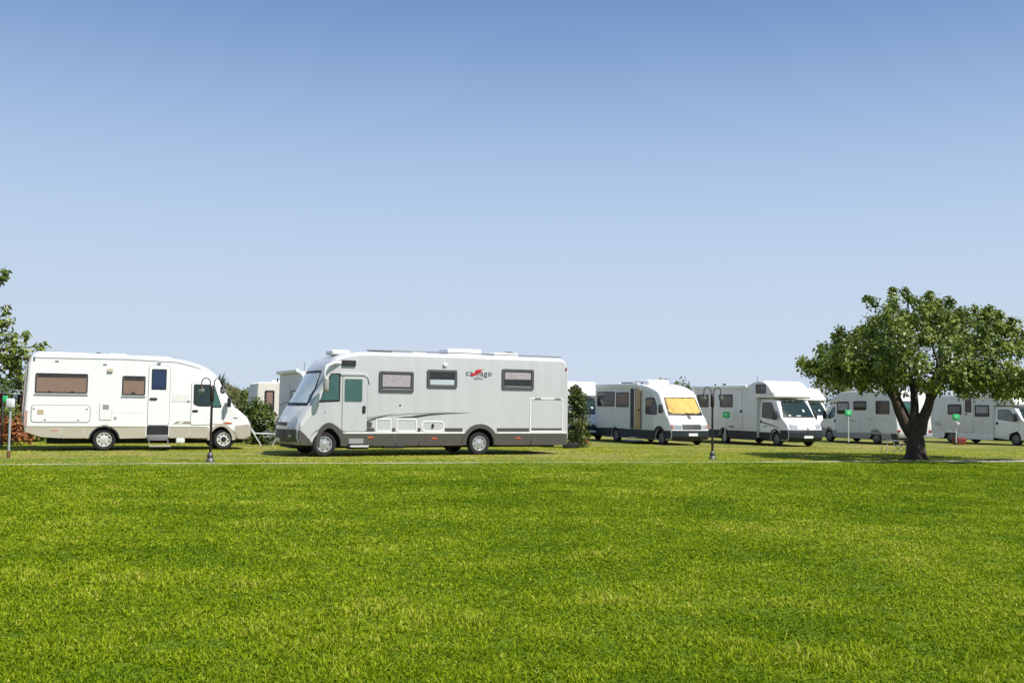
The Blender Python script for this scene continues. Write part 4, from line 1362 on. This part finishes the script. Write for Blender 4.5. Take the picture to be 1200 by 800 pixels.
    bp = S.front('bumper', [(.98, .665), (.988, .38), (.90, .265)], -1.06, 1.06, NAVY, root, .014, 13)
    S.front('number_plate', [(.986, .55), (.987, .43)], -.24, .28, PLATE, bp, .022, 3)
    text_on_front('lettering', S, root, INK, 'LAIKA', -.82, -.18, [(-.055, 2.255), (-.15, 2.36)], .012)
    tube_part('wiper', root, BLACKP, [(.60, -.4, 1.36), (.56, -.05, 1.46), (.55, .4, 1.44)], .012, 6)
    # roof
    bm = bmesh.new(); add_box(bm, -5.9, -1.85, -1.15, -1.03, 2.64, 2.84, bevel=.04, seg=3)
    link_bm('awning', bm, WHITE2, root, 45)
    bm = bmesh.new(); add_box(bm, -2.75, -1.55, -.75, .5, 2.72, 3.02, bevel=.13, seg=3)
    link_bm('roof_box', bm, WHITE, root, 45)
    roof_vent(root, -3.6, -.3, 2.80, 1.1, .8, .12, SOLAR)
    roof_vent(root, -5.2, 0, 2.80, .5, .5, .12)
    roof_vent(root, -.55, -.35, 2.45, .4, .3, .06)
    roof_vent(root, -1.75, -.98, 2.80, .10, .08, .10, BLACKP, 'roof_lamp')
    bm = bmesh.new(); add_box(bm, -2.7, -1.5, -1.42, -1.05, .10, .16, bevel=.01); add_box(bm, -2.4, -1.8, -1.3, -1.05, .24, .30, bevel=.01)
    link_bm('step', bm, GALV, root, 40)
    return root
curtain_motorhome()

# ------------------------------------------------------------------ coachbuilt motorhomes (over-cab bed or low profile nose)
def coachbuilt(loc, rz, label, sd_, rear=-6.5, roof=2.75, nose='alcove', boxf=-1.2, W=2.3, Wc=2.02, wb=3.83, windows=(), door=None, skirt=NAVY, skirt_z=.64, cab_skirt=None, wall=None, awning=None, al=None,
               hatches=(), alcove_window=None, rake=.05, swoosh=False, rear_window=False, cab=True, stripe=False, rimm=None, mirror_col=None, cab_glass=None):
    root = empty('motorhome', loc, rz)
    tag(root, label, 'motorhome', GRP)
    wall = wall or GREYWHITE
    al = al or dict(bot=2.22, top=3.00, front=.18)
    def fnb(u, v, z, hw):
        w = smooth01(u, -1.1, al['front'])
        t = min(abs(v) / hw, 1.1)
        return (u - .22 * w * t ** 2.4, v * (1 - .04 * w), z)
    B = Shell(W, fnb, ucuts=(-1.0, -.7, -.4, -.1, .1))
    f, bt, tp = al['front'], al['bot'], al['top']
    zb = .34
    prof = [(rear + .12, zb), (rear + .02, .5), (rear, .9), (rear + rake, roof - .25), (rear + rake + .06, roof - .08), (rear + rake + .2, roof)]
    if nose == 'alcove':
        prof += [(-2.1, roof + .02), (-1.85, roof + .06), (-1.55, tp - .09), (-1.25, tp - .01), (-.9, tp), (-.55, tp - .08), (-.22, tp - .27), (f - .17, tp - .50), (f - .05, bt + .22), (f, bt + .05), (f - .04, bt), (f - .15, bt - .03), (boxf - .02, bt), (boxf, bt - .1)]
    else:
        prof += [(-1.6, roof - .01), (-1.1, roof - .06), (-.65, roof - .2), (-.3, bt + .25), (f - .05, bt + .08), (f, bt + .03), (f - .06, bt), (boxf - .02, bt), (boxf, bt - .1)]
    prof += [(boxf, zb)]
    ra = wb
    prof += arch(-ra, zb, .42, .32)
    B.body('body', prof, wall, root, r=.06)
    chassis(root, rear + .3, .75, min(W, Wc + .1), [(-ra, .32, .42)], .2, .5)
    axle_pair(root, -ra, W - .04, .325, style='steel', rim=rimm or mat('shaded_steel_wheel', (.20, .20, .195), .5, .2, .3, 8.0), w=.19)  # rims in the same steel darkened for shade
    # skirt
    B.plate('skirt', [(rear + .05, .24), (rear + .03, skirt_z), (boxf - .02, skirt_z), (boxf - .02, .24)] + arc(-ra, .32, .43, -10, 190, 14), sd_, skirt, root, th=.014)
    # white over-cab front
    if nose == 'alcove':
        B.front('over_cab_front', [(-.85, tp + .004), (-.55, tp - .08), (-.22, tp - .27), (f - .17, tp - .50), (f - .05, bt + .22), (f, bt + .05)], -W / 2 * .93, W / 2 * .93, WHITE, root, .006, 13)
        B.plate('over_cab_trim', [(f - .22, bt + .12), (boxf - .05, bt + .12), (boxf - .05, bt + .02), (f - .1, bt + .02), (f - .02, bt + .06)], sd_, WHITE2, root, th=.012)
    else:
        B.front('over_cab_front', [(-.65, roof - .2), (-.3, bt + .25), (f - .05, bt + .08)], -W / 2 * .92, W / 2 * .92, WHITE, root, .006, 11)
    if alcove_window:
        B.window(alcove_window, sd_, root, GLASSB, WINFRB, .05, .06)
    for w in windows:
        B.window(w[:4], sd_, root, w[4] if len(w) > 4 else GLASS, w[6] if len(w) > 6 else WINFRB, .05, .06, blind=w[5] if len(w) > 5 else None, blind_frac=.75)
    if door:
        d = B.door(door[:4], sd_, wall, root, SEAL, .06, gap=.012)
        if len(door) > 4:
            B.plate('door_window', rrect(*door[4], .04), sd_, WINFRB, d, th=.020)
            B.plate('pane', rrect(door[4][0] + .04, door[4][1] + .04, door[4][2] - .04, door[4][3] - .04, .03), sd_, GLASSB, d, th=.025)
        hu = door[5] if len(door) > 5 else max(door[0], door[2]) - .10
        B.plate('handle', rrect(hu - .07, 1.50, hu + .07, 1.64 if len(door) <= 5 else 1.56, .02), sd_, BLACKP, d, th=.03)
    for h in hatches:
        hh = B.door(h[:4], sd_, wall, root, LSEAL, .05, 'hatch', .012)
        if len(h) > 4:
            for k in range(3):
                zz = h[1] + (h[3] - h[1]) * (.25 + .22 * k)
                B.plate('louvre', rrect(h[0] + .04, zz, h[2] - .04, zz + .03, .01), sd_, SEAL, hh, th=.02)
    if swoosh:
        for u_ in swoosh:
            B.plate('swoosh', [(u_ - 1.05, 1.16), (u_ - .45, 1.13), (u_ - .2, 1.17), (u_, 1.25), (u_ + .4, 1.27), (u_ + .02, 1.225), (u_ - .18, 1.145), (u_ - .42, 1.10), (u_ - 1.05, 1.13)] if sd_ > 0 else [(u_, 1.1), (u_ + .6, 1.16), (u_ + 1.2, 1.15), (u_ + .6, 1.13)], sd_, SEAL, root, th=.005, bev=.001)
    if awning:
        bm = bmesh.new()
        y0, y1 = sorted((sd_ * (W / 2 - .01), sd_ * (W / 2 + .13)))
        add_box(bm, awning[0], awning[1], y0, y1, roof - .10, roof + .07, bevel=.05, seg=3)
        link_bm('awning', bm, WHITE2, root, 45)
    # rear wall
    bm = bmesh.new()
    for s in (1, -1):
        add_box(bm, rear - .03, rear + .02, s * .98 - .08, s * .98 + .08, .62, .74, bevel=.02)
    link_bm('tail_light', bm, REDL, root, 40)
    bm = bmesh.new(); add_box(bm, rear - .09, rear + .1, -W / 2 + .04, W / 2 - .04, .36, .58, bevel=.04)
    link_bm('rear_bumper', bm, skirt if skirt is not NAVY else NAVY, root, 40)
    if rear_window:
        x = rear + rake * .7
        bm = bmesh.new(); add_box(bm, x - .05, x + .03, -.15, .75, 1.55, 2.15, bevel=.02)
        o = link_bm('window', bm, WINFRB, root, 40)
        bm = bmesh.new(); add_box(bm, x - .062, x + .03, -.10, .70, 1.60, 2.10, bevel=.01)
        link_bm('pane', bm, GLASSG, o, 40)
    roof_vent(root, -2.9, 0, roof, .5, .5, .14, WHITE2)
    roof_vent(root, -4.4, .2, roof, .75, .6, .10, WHITE2)
    bm = bmesh.new()
    for u_ in (-5.3, -4.6, -4.45):
        if u_ > rear + .4: add_box(bm, u_ - .03, u_ + .03, sd_ * .6 - .03, sd_ * .6 + .03, roof - .01, roof + .18)
    link_bm('roof_mounts', bm, BLACKP, root, 0)
    tube_part('aerial', root, BLACKP, [(-1.6, sd_ * .8, tp - .2 if nose == 'alcove' else roof - .1), (-1.6, sd_ * .8, tp + .25 if nose == 'alcove' else roof + .35)], .01, 5)
    if not cab:
        return root, B
    # ---- cab of the base van
    def fnc(u, v, z, hw):
        w = min(max((u + .2) / .9, 0), 1)
        t = min(abs(v) / hw, 1.1)
        k = 1 - .03 * w
        if z > 1.25: k *= 1 - .10 * (z - 1.25)
        return (u - .20 * w * t ** 2.2, v * k, z)
    Cb = Shell(Wc, fnc, zcuts=(1.25, 1.5, 1.8, 2.0), ucuts=(-.2, .1, .4, .7, .9))
    zt = bt - .05
    prof = [(boxf - .1, .34), (boxf - .1, zt), (-.35, zt), (-.12, zt - .03), (-.02, zt - .08), (.50, 1.33), (.62, 1.25), (.90, 1.02), (1.0, .84), (1.05, .66), (1.05, .38), (.96, .27)]
    prof += [(.6, .26)] + arch(0, .26, .40, .32) + [(-.6, .28)]
    Cb.body('cab', prof, WHITE, root, r=.06)
    bm = bmesh.new()
    arch_liner(bm, 0, .32, .39, Wc * .97)
    link_bm('wheel_liner', bm, CHASSIS, root, 30)
    axle_pair(root, 0, Wc - .02, .325, style='steel', rim=rimm or mat('shaded_steel_wheel', (.20, .20, .195), .5, .2, .3, 8.0), w=.19)
    csk = cab_skirt or skirt
    d = Cb.door((0, 0, 1, 1), sd_, WHITE, root, SEAL, .08, name='cab_door', gap=.010, poly=rpoly([(boxf + .06, .42), (boxf + .06, zt - .10), (-.32, zt - .10), (.22, 1.33), (.30, 1.0), (.36, .78), (-.40, .55), (-.44, .42)], .06, 3))
    Cb.plate('door_window', rpoly([(boxf + .17, 1.30), (boxf + .17, zt - .17), (-.36, zt - .17), (.10, 1.36), (.08, 1.22), (-.1, 1.20)], .06), sd_, BLACKP, d, th=.018)
    Cb.plate('pane', rpoly([(boxf + .21, 1.32), (boxf + .21, zt - .21), (-.38, zt - .21), (.04, 1.38), (.03, 1.26), (-.1, 1.24)], .05), sd_, cab_glass or GLASSW, d, th=.023)
    Cb.plate('handle', rrect(boxf + .08, 1.03, boxf + .22, 1.17, .02), sd_, BLACKP, d, th=.02)
    if stripe:
        Cb.plate('door_stripe', [(boxf + .26, 1.03), (boxf + .26, 1.10), (.28, .86), (.36, .83), (.2, .84)], sd_, INK, d, th=.018, bev=.001)
        Cb.plate('door_badge', rrect(boxf + .28, .86, boxf + .62, .91, .01), sd_, INKG, d, th=.018)
    if csk is not WHITE:
        Cb.plate('cab_skirt', [(boxf + .02, .30), (boxf + .02, .62), (-.42, .62), (-.42, .30)], sd_, csk, root, th=.022)
        o = arc(0, .32, .47, -4, 184, 20); i = arc(0, .32, .385, -4, 184, 20)
        Cb.plate('wheel_arch', o + i[::-1], sd_, csk, root, th=.024)
        Cb.plate('bumper_corner', rpoly([(1.02, .74), (.40, .74), (.46, .30), (.95, .30), (1.03, .40)], .04), sd_, csk, root, th=.014)
        bp = Cb.front('bumper', [(1.022, .76), (1.05, .66), (1.053, .40), (.97, .28)], -Wc / 2 * .97, Wc / 2 * .97, csk, root, .014, 13)
    else:
        bp = Cb.front('bumper', [(1.04, .70), (1.05, .64), (1.053, .40), (.97, .28)], -Wc / 2 * .97, Wc / 2 * .97, GREYSK, root, .014, 13)
    Cb.front('grille', [(1.045, .66), (1.053, .54)], -.45, .45, BLACKP, bp, .022, 7)
    Cb.front('number_plate', [(1.055, .50), (1.053, .39)], -.26, .26, PLATE, bp, .024, 3)
    for s in (1, -1):
        Cb.front('headlight', [(.92, 1.0), (1.01, .82)], s * .54, s * .90, LAMPGL, root, .012, 5)
    Cb.front('badge', [(1.0, .86), (1.03, .76)], -.04, .04, SEAL, root, .014, 3)
    ws = Cb.front('windscreen', [(-.06, zt - .06), (-.02, zt - .09), (.50, 1.33), (.53, 1.31)], [-.80, -.81, -.93, -.93], [.80, .81, .93, .93], BLACKP, root, .005, 13)
    Cb.front('pane', [(.0, zt - .12), (.48, 1.36)], [-.77, -.89], [.77, .89], GLASSW, ws, .012, 13)
    for a, b, z0_, z1_ in ((-.62, -.50, .1, .02), (-.2, .05, .07, .02), (.30, .42, .45, .30)):
        t0, t1 = 1 - z0_, 1 - z1_
        pa, pb = Vector((.0, zt - .12)), Vector((.48, 1.36))
        p0, p1 = pa.lerp(pb, t0), pa.lerp(pb, t1)
        Cb.front('paper', [tuple(p0), tuple(p1)], a, b, mat('paper', (.62, .62, .6), .7), ws, .016, 3)
    mr = tube_part('mirror', root, BLACKP, [(.10, sd_ * (Wc / 2 - .06), 1.36), (.14, sd_ * (Wc / 2 + .08), 1.38)], .03, 7)
    bm = bmesh.new()
    y0, y1 = sorted((sd_ * (Wc / 2 + .05), sd_ * (Wc / 2 + .25)))
    add_box(bm, .06, .20, y0, y1, 1.20, 1.62, bevel=.05, seg=3)
    link_bm('mirror_head', bm, mirror_col or BLACKP, mr, 45)
    mr2 = tube_part('mirror', root, BLACKP, [(.10, -sd_ * (Wc / 2 - .06), 1.36), (.14, -sd_ * (Wc / 2 + .08), 1.38)], .03, 7)
    bm = bmesh.new()
    y0, y1 = sorted((-sd_ * (Wc / 2 + .05), -sd_ * (Wc / 2 + .25)))
    add_box(bm, .06, .20, y0, y1, 1.20, 1.62, bevel=.05, seg=3)
    link_bm('mirror_head', bm, BLACKP, mr2, 45)
    return root, B

# the alcove motorhome right of centre
loc, rz = place((12.15, 47.18, -.25), (.406, -.914), 2.1, -1)
alc, ALC_SHELL = coachbuilt(loc, rz, 'white motorhome with rounded over-cab bed and navy skirt between two green posts', -1, windows=[(-6.08, 1.74, -5.10, 2.38, GLASSB), (-4.12, 1.75, -3.08, 2.38, GLASSB, mat('grey_blind', (.16, .14, .13), .6, 0, .3, 6))],
           door=(-2.86, .72, -2.30, 2.60), awning=(-6.42, -1.88), alcove_window=(-1.26, 2.41, -.44, 2.84), hatches=[(-2.0, .78, -1.55, 1.40), (-3.4, .74, -2.98, .86, 1)], stripe=True)
# the same kind of vehicle further left, mostly hidden, pale and without its awning in view
h = Vector((.42, -.907, 0)).normalized()
m2 = copy_tree(alc)
m2.location = (3.75, 53.2, -.25)
m2.rotation_euler = (0, 0, math.atan2(h.y, h.x))
tag(m2, 'white over-cab motorhome mostly hidden behind the yellowing columnar shrub', 'motorhome', GRP)
an = tube_part('roof_aerial', m2, WHITE2, [(-1.2, -.55, 3.0), (-1.2, -.55, 3.42)], .012, 6)
bm = bmesh.new(); add_lathe(bm, [(.02, 3.40), (.13, 3.42), (.17, 3.47), (.13, 3.51), (.02, 3.53)], 'Z', 14, (-1.2, -.55, 0))
link_bm('aerial_dome', bm, WHITE2, an, 40)

# another of that kind, far behind, its white brow showing past the first one
m3 = copy_tree(alc)
m3.location = (18.75, 64.0, -.25)
m3.rotation_euler = (0, 0, math.atan2(-.93, .36))
tag(m3, 'far white over-cab motorhome peeping between the navy skirted and the three windowed one', 'motorhome', GRP)

# low profile motorhome seen from behind its left flank
h5 = (-.37, .93)
loc, rz = place((18.3 + h5[0] * 3.7, 51.5 + h5[1] * 3.7, -.25), h5, 2.2, 1)
coachbuilt(loc, rz, 'low profile motorhome with shade-greyed side and three square windows, tail behind the tree trunk', 1, rear=-5.2, roof=2.66, nose='low', boxf=-.68, W=2.2, wb=3.7,
           windows=[(-1.74, 1.47, -.79, 2.12, GLASSB, LACE), (-3.06, 1.68, -2.10, 2.15, GLASSB, mat('grey_blind', (.16, .14, .13))), (-4.70, 1.50, -3.74, 2.16, GLASSB)],
           skirt=GREYSK, skirt_z=.50, cab_skirt=GREYSK, al=dict(bot=2.08, top=2.66, front=.25), rake=.18, rear_window=True, hatches=[(-2.6, .62, -2.2, 1.22), (-4.75, .60, -3.4, 1.24)], swoosh=(-1.6, -3.3), cab_glass=GLASSG)

# coachbuilt motorhome at the right edge
loc, rz = place((25.35, 51.63, -.25), (.484, -.875), 2.1, -1)
coachbuilt(loc, rz, 'white motorhome at the right edge with dark tail window and red box beneath', -1, rear=-5.15, roof=2.52, nose='alcove', boxf=-1.16, W=2.2, wb=3.72,
           windows=[(-3.88, 1.50, -3.04, 2.05, GLASS, mat('grey_blind', (.16, .14, .13))), (-2.24, 1.42, -1.40, 2.02, GLASS, LACE)],
           door=(-2.90, .60, -2.33, 2.36, (-2.82, 1.63, -2.43, 2.30), -2.75), skirt=WHITE, skirt_z=.55, cab_skirt=WHITE, wall=GREYWHITE, awning=(-3.1, -1.35), al=dict(bot=2.02, top=2.84, front=.2), rake=.30,
           hatches=[(-2.2, .95, -1.55, 1.04), (-4.75, .85, -4.3, 1.15, 1)], cab_glass=mat('pale_cab_glass', (.25, .26, .27), .08, 0, .5, 2.5))

# two motorhomes behind the nose of the silver one
coachbuilt((-6.75, 39.2, -.13), math.atan2(-.90, .43), 'motorhome with shade-tinted lilac grey side and a rolled white awning behind the silver windscreen', -1, rear=-4.6, roof=2.85, nose='low', W=2.2, wb=3.4, boxf=-1.1,
           windows=[(-2.4, 1.5, -1.6, 2.1, GLASS)], door=(-3.2, .6, -2.6, 2.35), awning=(-4.6, -1.2), al=dict(bot=2.05, top=2.6, front=.2), skirt=GREYSK, rake=.04,
           wall=mat('lilac_shade_wall', (.70, .685, .71), .45, 0, .06, 2.0))  # lilac grey puts the side's shade into the wall colour
coachbuilt((-11.5 + 5.0, 46.0 + 2.2, -.25), math.atan2(.41, .91), 'cream motorhome with tall brown curtained windows behind the dark bush', -1, rear=-5.6, roof=2.62, nose='low', W=2.2, wb=3.6, boxf=-1.1,
           windows=[(-5.25, 1.35, -4.82, 2.25, GLASSB, PINKC), (-4.45, 1.5, -4.05, 2.1, GLASSB, PINKC), (-2.6, 1.5, -1.8, 2.1, GLASS)], door=(-3.9, .6, -3.45, 2.3), skirt=BEIGE, rake=.03,
           al=dict(bot=2.05, top=2.6, front=.2), wall=mat('cream_panel', (.70, .66, .58), .5, 0, .08, 2.0))
# MORE
# ------------------------------------------------------------------ lamps, hook-up posts, camping things
def lamp_posts():
    root = empty('street_lamp', (-7.43, 25.46, 0), R(12))
    H = 1.86
    bm = bmesh.new()
    add_lathe(bm, [(.12, -.03), (.12, .02), (.09, .06), (.065, .10), (.078, .13), (.078, .17), (.055, .21), (.04, .24)], 'Z', 16)
    link_bm('base', bm, LAMPIRON, root, 40)
    bm = bmesh.new()
    add_lathe(bm, [(.034, .2), (.031, .9), (.029, 1.55)], 'Z', 12)
    add_lathe(bm, [(.044, .42), (.044, .46)], 'Z', 12)
    link_bm('post', bm, LAMPPOST, root, 40)
    bm = bmesh.new()
    add_lathe(bm, [(.038, 1.50), (.055, 1.53), (.055, 1.80), (.04, 1.84), (.02, 1.87), (.008, 1.90)], 'Z', 12)
    link_bm('collar', bm, LAMPPOST, root, 40)
    glass = mat('lamp_globe', (.30, .31, .30), .10, 0, .6, 12, .3)
    for s in (1, -1):
        pts = [(s * .04, 0, 1.80)] + [(s * (.15 + .105 * math.cos(R(180 - a))), 0, 1.95 + .12 * math.sin(R(a))) for a in range(0, 181, 20)] + [(s * .255, 0, 1.88)]
        arm = tube_part('arm', root, LAMPPOST, pts, .013, 7)
        bm = bmesh.new()
        add_lathe(bm, [(.015, 1.89), (.04, 1.865), (.068, 1.83), (.072, 1.815)], 'Z', 14, (s * .255, 0, 0))
        link_bm('lamp_cap', bm, LAMPPOST, arm, 40)
        bm = bmesh.new()
        add_lathe(bm, [(.06, 1.815), (.07, 1.78), (.068, 1.74), (.05, 1.70), (.02, 1.685)], 'Z', 14, (s * .255, 0, 0))
        link_bm('lamp_glass', bm, glass, arm, 50)
    tag(root, 'dark twin armed lamp post before the beige skirted motorhome cab', 'street lamp', 'short twin armed lamp posts beside the path')
    c = copy_tree(root)
    c.location = (5.81, 29.63, 0)
    c.rotation_euler = (0, 0, R(8))
    tag(c, 'dark twin armed lamp post between the yellow curtain and the navy skirted over-cab', 'street lamp')
lamp_posts()

def hookup(loc, label, rz=0, tilt=0.0, h=1.45, head=(0.33, .30), box=True, first=None):
    if first:
        c = copy_tree(first)
        c.location, c.rotation_euler = loc, (0, tilt, rz)
        tag(c, label, 'pitch post')
        return c
    root = empty('pitch_post', loc, rz)
    tag(root, label, 'pitch post', 'white pitch posts with green heads')
    root.rotation_euler = (0, tilt, rz)
    bm = bmesh.new(); add_lathe(bm, [(.032, -.06), (.032, h)], 'Z', 10)
    link_bm('post', bm, mat('white_post', (.62, .63, .62), .5, .1, .2, 7), root, 40)
    bm = bmesh.new(); add_lathe(bm, [(.05, -.05), (.05, .10), (.036, .13)], 'Z', 10)
    link_bm('foot', bm, mat('dark_foot', (.06, .055, .05), .8), root, 40)
    bm = bmesh.new(); add_box(bm, -head[0] / 2, head[0] / 2, -.05, .05, h - .04, h - .04 + head[1], bevel=.035, seg=3)
    s = link_bm('green_sign', bm, GREENSIGN, root, 40)
    bm = bmesh.new(); add_box(bm, -.07, .06, -.062, -.048, h + .05, h + .17, bevel=.01)
    link_bm('sign_face', bm, mat('light_green', (.30, .72, .42), .5), s, 40)
    if box:
        bm = bmesh.new(); add_box(bm, .02, .15, -.11, .02, h - .30, h - .14, bevel=.03)
        link_bm('socket', bm, WHITE2, root, 40)
    return root
p1 = hookup((3.17, 48.6, -.25), 'white pitch post with green head beside the yellowing columnar shrub', h=1.42, box=False)
c = hookup((10.3, 49.6, -.25), 'leaning pitch post with green head at the tail of the navy skirted over-cab', R(-15), R(4), h=1.28)
c['group'] = p1['group']
hookup((16.75, 51.0, -.25), 'pitch post with green head before the three square windows', first=p1)
hookup((22.4, 51.7, -.25), 'pitch post with green head right of the tree by the red box', first=c, rz=R(-10))

def end_post():
    root = empty('hookup_post', (-12.71, 26.06, 0))
    tag(root, 'bare metal post with rusty foot and white box at the left edge', 'post')
    bm = bmesh.new(); add_lathe(bm, [(.030, .15), (.030, 1.36)], 'Z', 10)
    link_bm('post', bm, GALV, root, 40)
    bm = bmesh.new(); add_lathe(bm, [(.045, -.05), (.045, .16), (.034, .19)], 'Z', 10)
    link_bm('foot', bm, RUST, root, 40)
    bm = bmesh.new(); add_box(bm, -.08, .09, -.08, .05, 1.28, 1.50, bevel=.015)
    link_bm('box', bm, WHITE2, root, 40)
    bm = bmesh.new(); add_box(bm, -.20, -.09, -.05, .04, 1.41, 1.57, bevel=.02)
    link_bm('green_plate', bm, GREENSIGN, root, 40)
end_post()

def laundry():
    root = empty('clothes_line', (-15.45, 31.2, 0))
    tag(root, 'thin washing line stretched between a dark pole and the left motorhome', 'washing line')
    tube_part('pole', root, mat('dark_pole', (.05, .055, .05), .6), [(0, 0, -.05), (0, 0, 1.75)], .03, 8)
    tube_part('cord', root, mat('cord', (.5, .5, .48), .7), [(-1.2, .1, 1.66), (0, 0, 1.68), (.5, .02, 1.63), (1.0, .1, 1.70)], .008, 5)
    rg = np.random.default_rng(4)
    def cloth(u, w, h, m, name, lab):
        bm = bmesh.new()
        G = []
        for i in range(9):
            t = i / 8
            row = []
            for j in range(9):
                s = j / 8
                zz = 1.655 - h * s - .015 * math.sin(t * 3.1)
                row.append(bm.verts.new((-15.45 + u + (t - .5) * w * (1 - .18 * s), 31.2 + .03 * math.sin(t * 9 + u * 7) * (.3 + s) + .03, zz)))
            G.append(row)
        for a, b in zip(G, G[1:]):
            for j in range(8): bm.faces.new((a[j], a[j + 1], b[j + 1], b[j]))
        bmesh.ops.solidify(bm, geom=bm.faces[:], thickness=.008)
        o = link_bm(name, bm, m, None, 60)
        tag(o, lab, 'laundry', 'washing hung on the line at left')
    cloth(-.10, .14, .26, mat('maroon_cloth', (.22, .015, .03), .85, 0, .2, 9), 'hanging_cloth', 'maroon cloth pegged at the far left of the washing line')
    cloth(.34, .13, .40, mat('white_blue_cloth', (.50, .58, .63), .85, 0, .35, 14), 'hanging_cloth', 'pale blue and white cloth hung right of the white box')
    cloth(.46, .10, .30, mat('dark_teal_cloth', (.05, .09, .10), .85, 0, .3, 9), 'hanging_cloth', 'dark teal cloth hung between the pale and pink washing')
    cloth(.57, .12, .48, mat('pink_cloth', (.45, .10, .13), .85, 0, .4, 7), 'hanging_cloth', 'dusty pink cloth hung nearest the motorhome tail')
laundry()

def camp_table():
    root = empty('camping_table', (13.3, 36.0, ground_z(36.0)), R(8))
    tag(root, 'low dark folding table with thin metal legs left of the trunk', 'table')
    bm = bmesh.new(); add_box(bm, -.26, .26, -.22, .22, .43, .46, bevel=.008)
    link_bm('tabletop', bm, mat('table_grey', (.16, .17, .18), .4, .1), root, 40)
    for sx in (-1, 1):
        for sy in (-1, 1):
            tube_part('leg', root, GALV, [(sx * .22, sy * .18, .43), (sx * .25, sy * .20, -.02)], .012, 6)

def camp_chair(loc, rz, label, m, fr, sc=1.0):
    root = empty('camping_chair', loc, rz)
    tag(root, label, 'chair')
    bm = bmesh.new(); add_box(bm, -.25, .25, -.24, .24, .40, .425, bevel=.01)
    link_bm('seat', bm, m, root, 40)
    bm = bmesh.new(); add_box(bm, -.25, .25, .24, .265, .44, .98, bevel=.01)
    for v in bm.verts: v.co.y += (v.co.z - .44) * .30
    link_bm('backrest', bm, m, root, 40)
    for s in (-1, 1):
        bm = bmesh.new()
        add_tube(bm, [(s * .27, -.30, -.02), (s * .27, .26, .44), (s * .27, .42, 1.0)], .013, 6)
        add_tube(bm, [(s * .27, .34, -.02), (s * .27, -.24, .42)], .013, 6)
        add_tube(bm, [(s * .27, -.24, .42), (s * .27, -.26, .64), (s * .27, .30, .66)], .013, 6)
        link_bm('side_frame', bm, fr, root, 40)
    root.scale = (sc, sc, sc)
    return root
camp_table()
camp_chair((14.2, 37.4, ground_z(37.4)), R(100), 'dark folding camp chair beside the low table behind the trunk', mat('dark_canvas', (.03, .035, .04), .8), mat('dark_tube', (.06, .06, .065), .5, .3), .72)
camp_chair((-8.64, 36.9, ground_z(36.9)), R(-100), 'pale blue folding camp chair before the dark bush', mat('pale_blue_canvas', (.48, .52, .62), .8, 0, .25, 8), CHROME, .78)

def lounger():
    root = empty('camp_bed', (-8.75, 36.4, ground_z(36.4)), R(10))
    tag(root, 'white tubular folding bed frame beside the pale blue chair', 'camp bed')
    bm = bmesh.new()
    add_tube(bm, [(-.45, -.2, .62), (-.30, -.2, .38), (-.05, -.2, -.02)], .016, 6)
    add_tube(bm, [(-.45, .2, .62), (-.30, .2, .38), (-.05, .2, -.02)], .016, 6)
    add_tube(bm, [(-.45, -.2, .62), (-.45, .2, .62)], .016, 6)
    add_tube(bm, [(-.34, -.2, .44), (.55, -.2, .42)], .014, 6)
    add_tube(bm, [(-.34, .2, .44), (.55, .2, .42)], .014, 6)
    add_tube(bm, [(.5, -.2, .42), (.3, -.2, -.02)], .014, 6)
    add_tube(bm, [(.5, .2, .42), (.3, .2, -.02)], .014, 6)
    link_bm('frame', bm, mat('white_tube', (.7, .7, .7), .4), root, 40)
    bm = bmesh.new(); add_box(bm, -.28, .55, -.19, .19, .41, .435, bevel=.006)
    link_bm('canvas', bm, mat('dark_green_canvas', (.05, .07, .05), .8, 0, .3, 8), root, 40)
lounger()

def small_things():
    # orange wheel wedge by the shrub
    bm = bmesh.new()
    p = [(-.20, 0), (.20, 0), (.20, .05), (.02, .17), (-.08, .17)]
    A = [bm.verts.new((q[0], -.09, q[1])) for q in p]; B = [bm.verts.new((q[0], .09, q[1])) for q in p]
    bm.faces.new(A); bm.faces.new(B[::-1])
    for k in range(5): bm.faces.new((A[k], A[(k + 1) % 5], B[(k + 1) % 5], B[k]))
    bmesh.ops.bevel(bm, geom=bm.edges[:], offset=.012, segments=2, affect='EDGES')
    o = link_bm('wheel_wedge', bm, mat('orange_plastic', (.65, .12, .03), .45), None, 40)
    o.location = (3.45, 47.6, -.245)
    tag(o, 'small bright orange wedge lying on grass beside the columnar shrub', 'wedge')
    # red crate under the motorhome at right
    bm = bmesh.new()
    add_box(bm, -.26, .26, -.2, .2, 0, .34, bevel=.015)
    o = link_bm('crate', bm, mat('red_plastic', (.22, .03, .022), .6, 0, .3, 6), None, 40)
    for z in (.10, .22):
        bm = bmesh.new(); add_box(bm, -.22, .22, -.212, .212, z - .02, z + .02, bevel=.006)
        link_bm('slot', bm, mat('dark_red_plastic', (.10, .015, .012), .7), o, 40)
    o.location = (22.95, 52.6, -.25)
    o.rotation_euler = (0, 0, R(20))
    tag(o, 'dark red box standing under the motorhome at the right edge', 'box')
    # black crate behind the silver tail
    bm = bmesh.new()
    add_box(bm, -.30, .30, -.2, .2, 0, .20, bevel=.03)
    add_box(bm, -.22, .22, -.14, .14, .19, .23, bevel=.01)
    o = link_bm('storage_box', bm, BLACKP, None, 40)
    o.location = (2.35, 40.6, ground_z(40.6))
    tag(o, 'low black storage box on the grass at the silver tail', 'box')
small_things()
# MORE
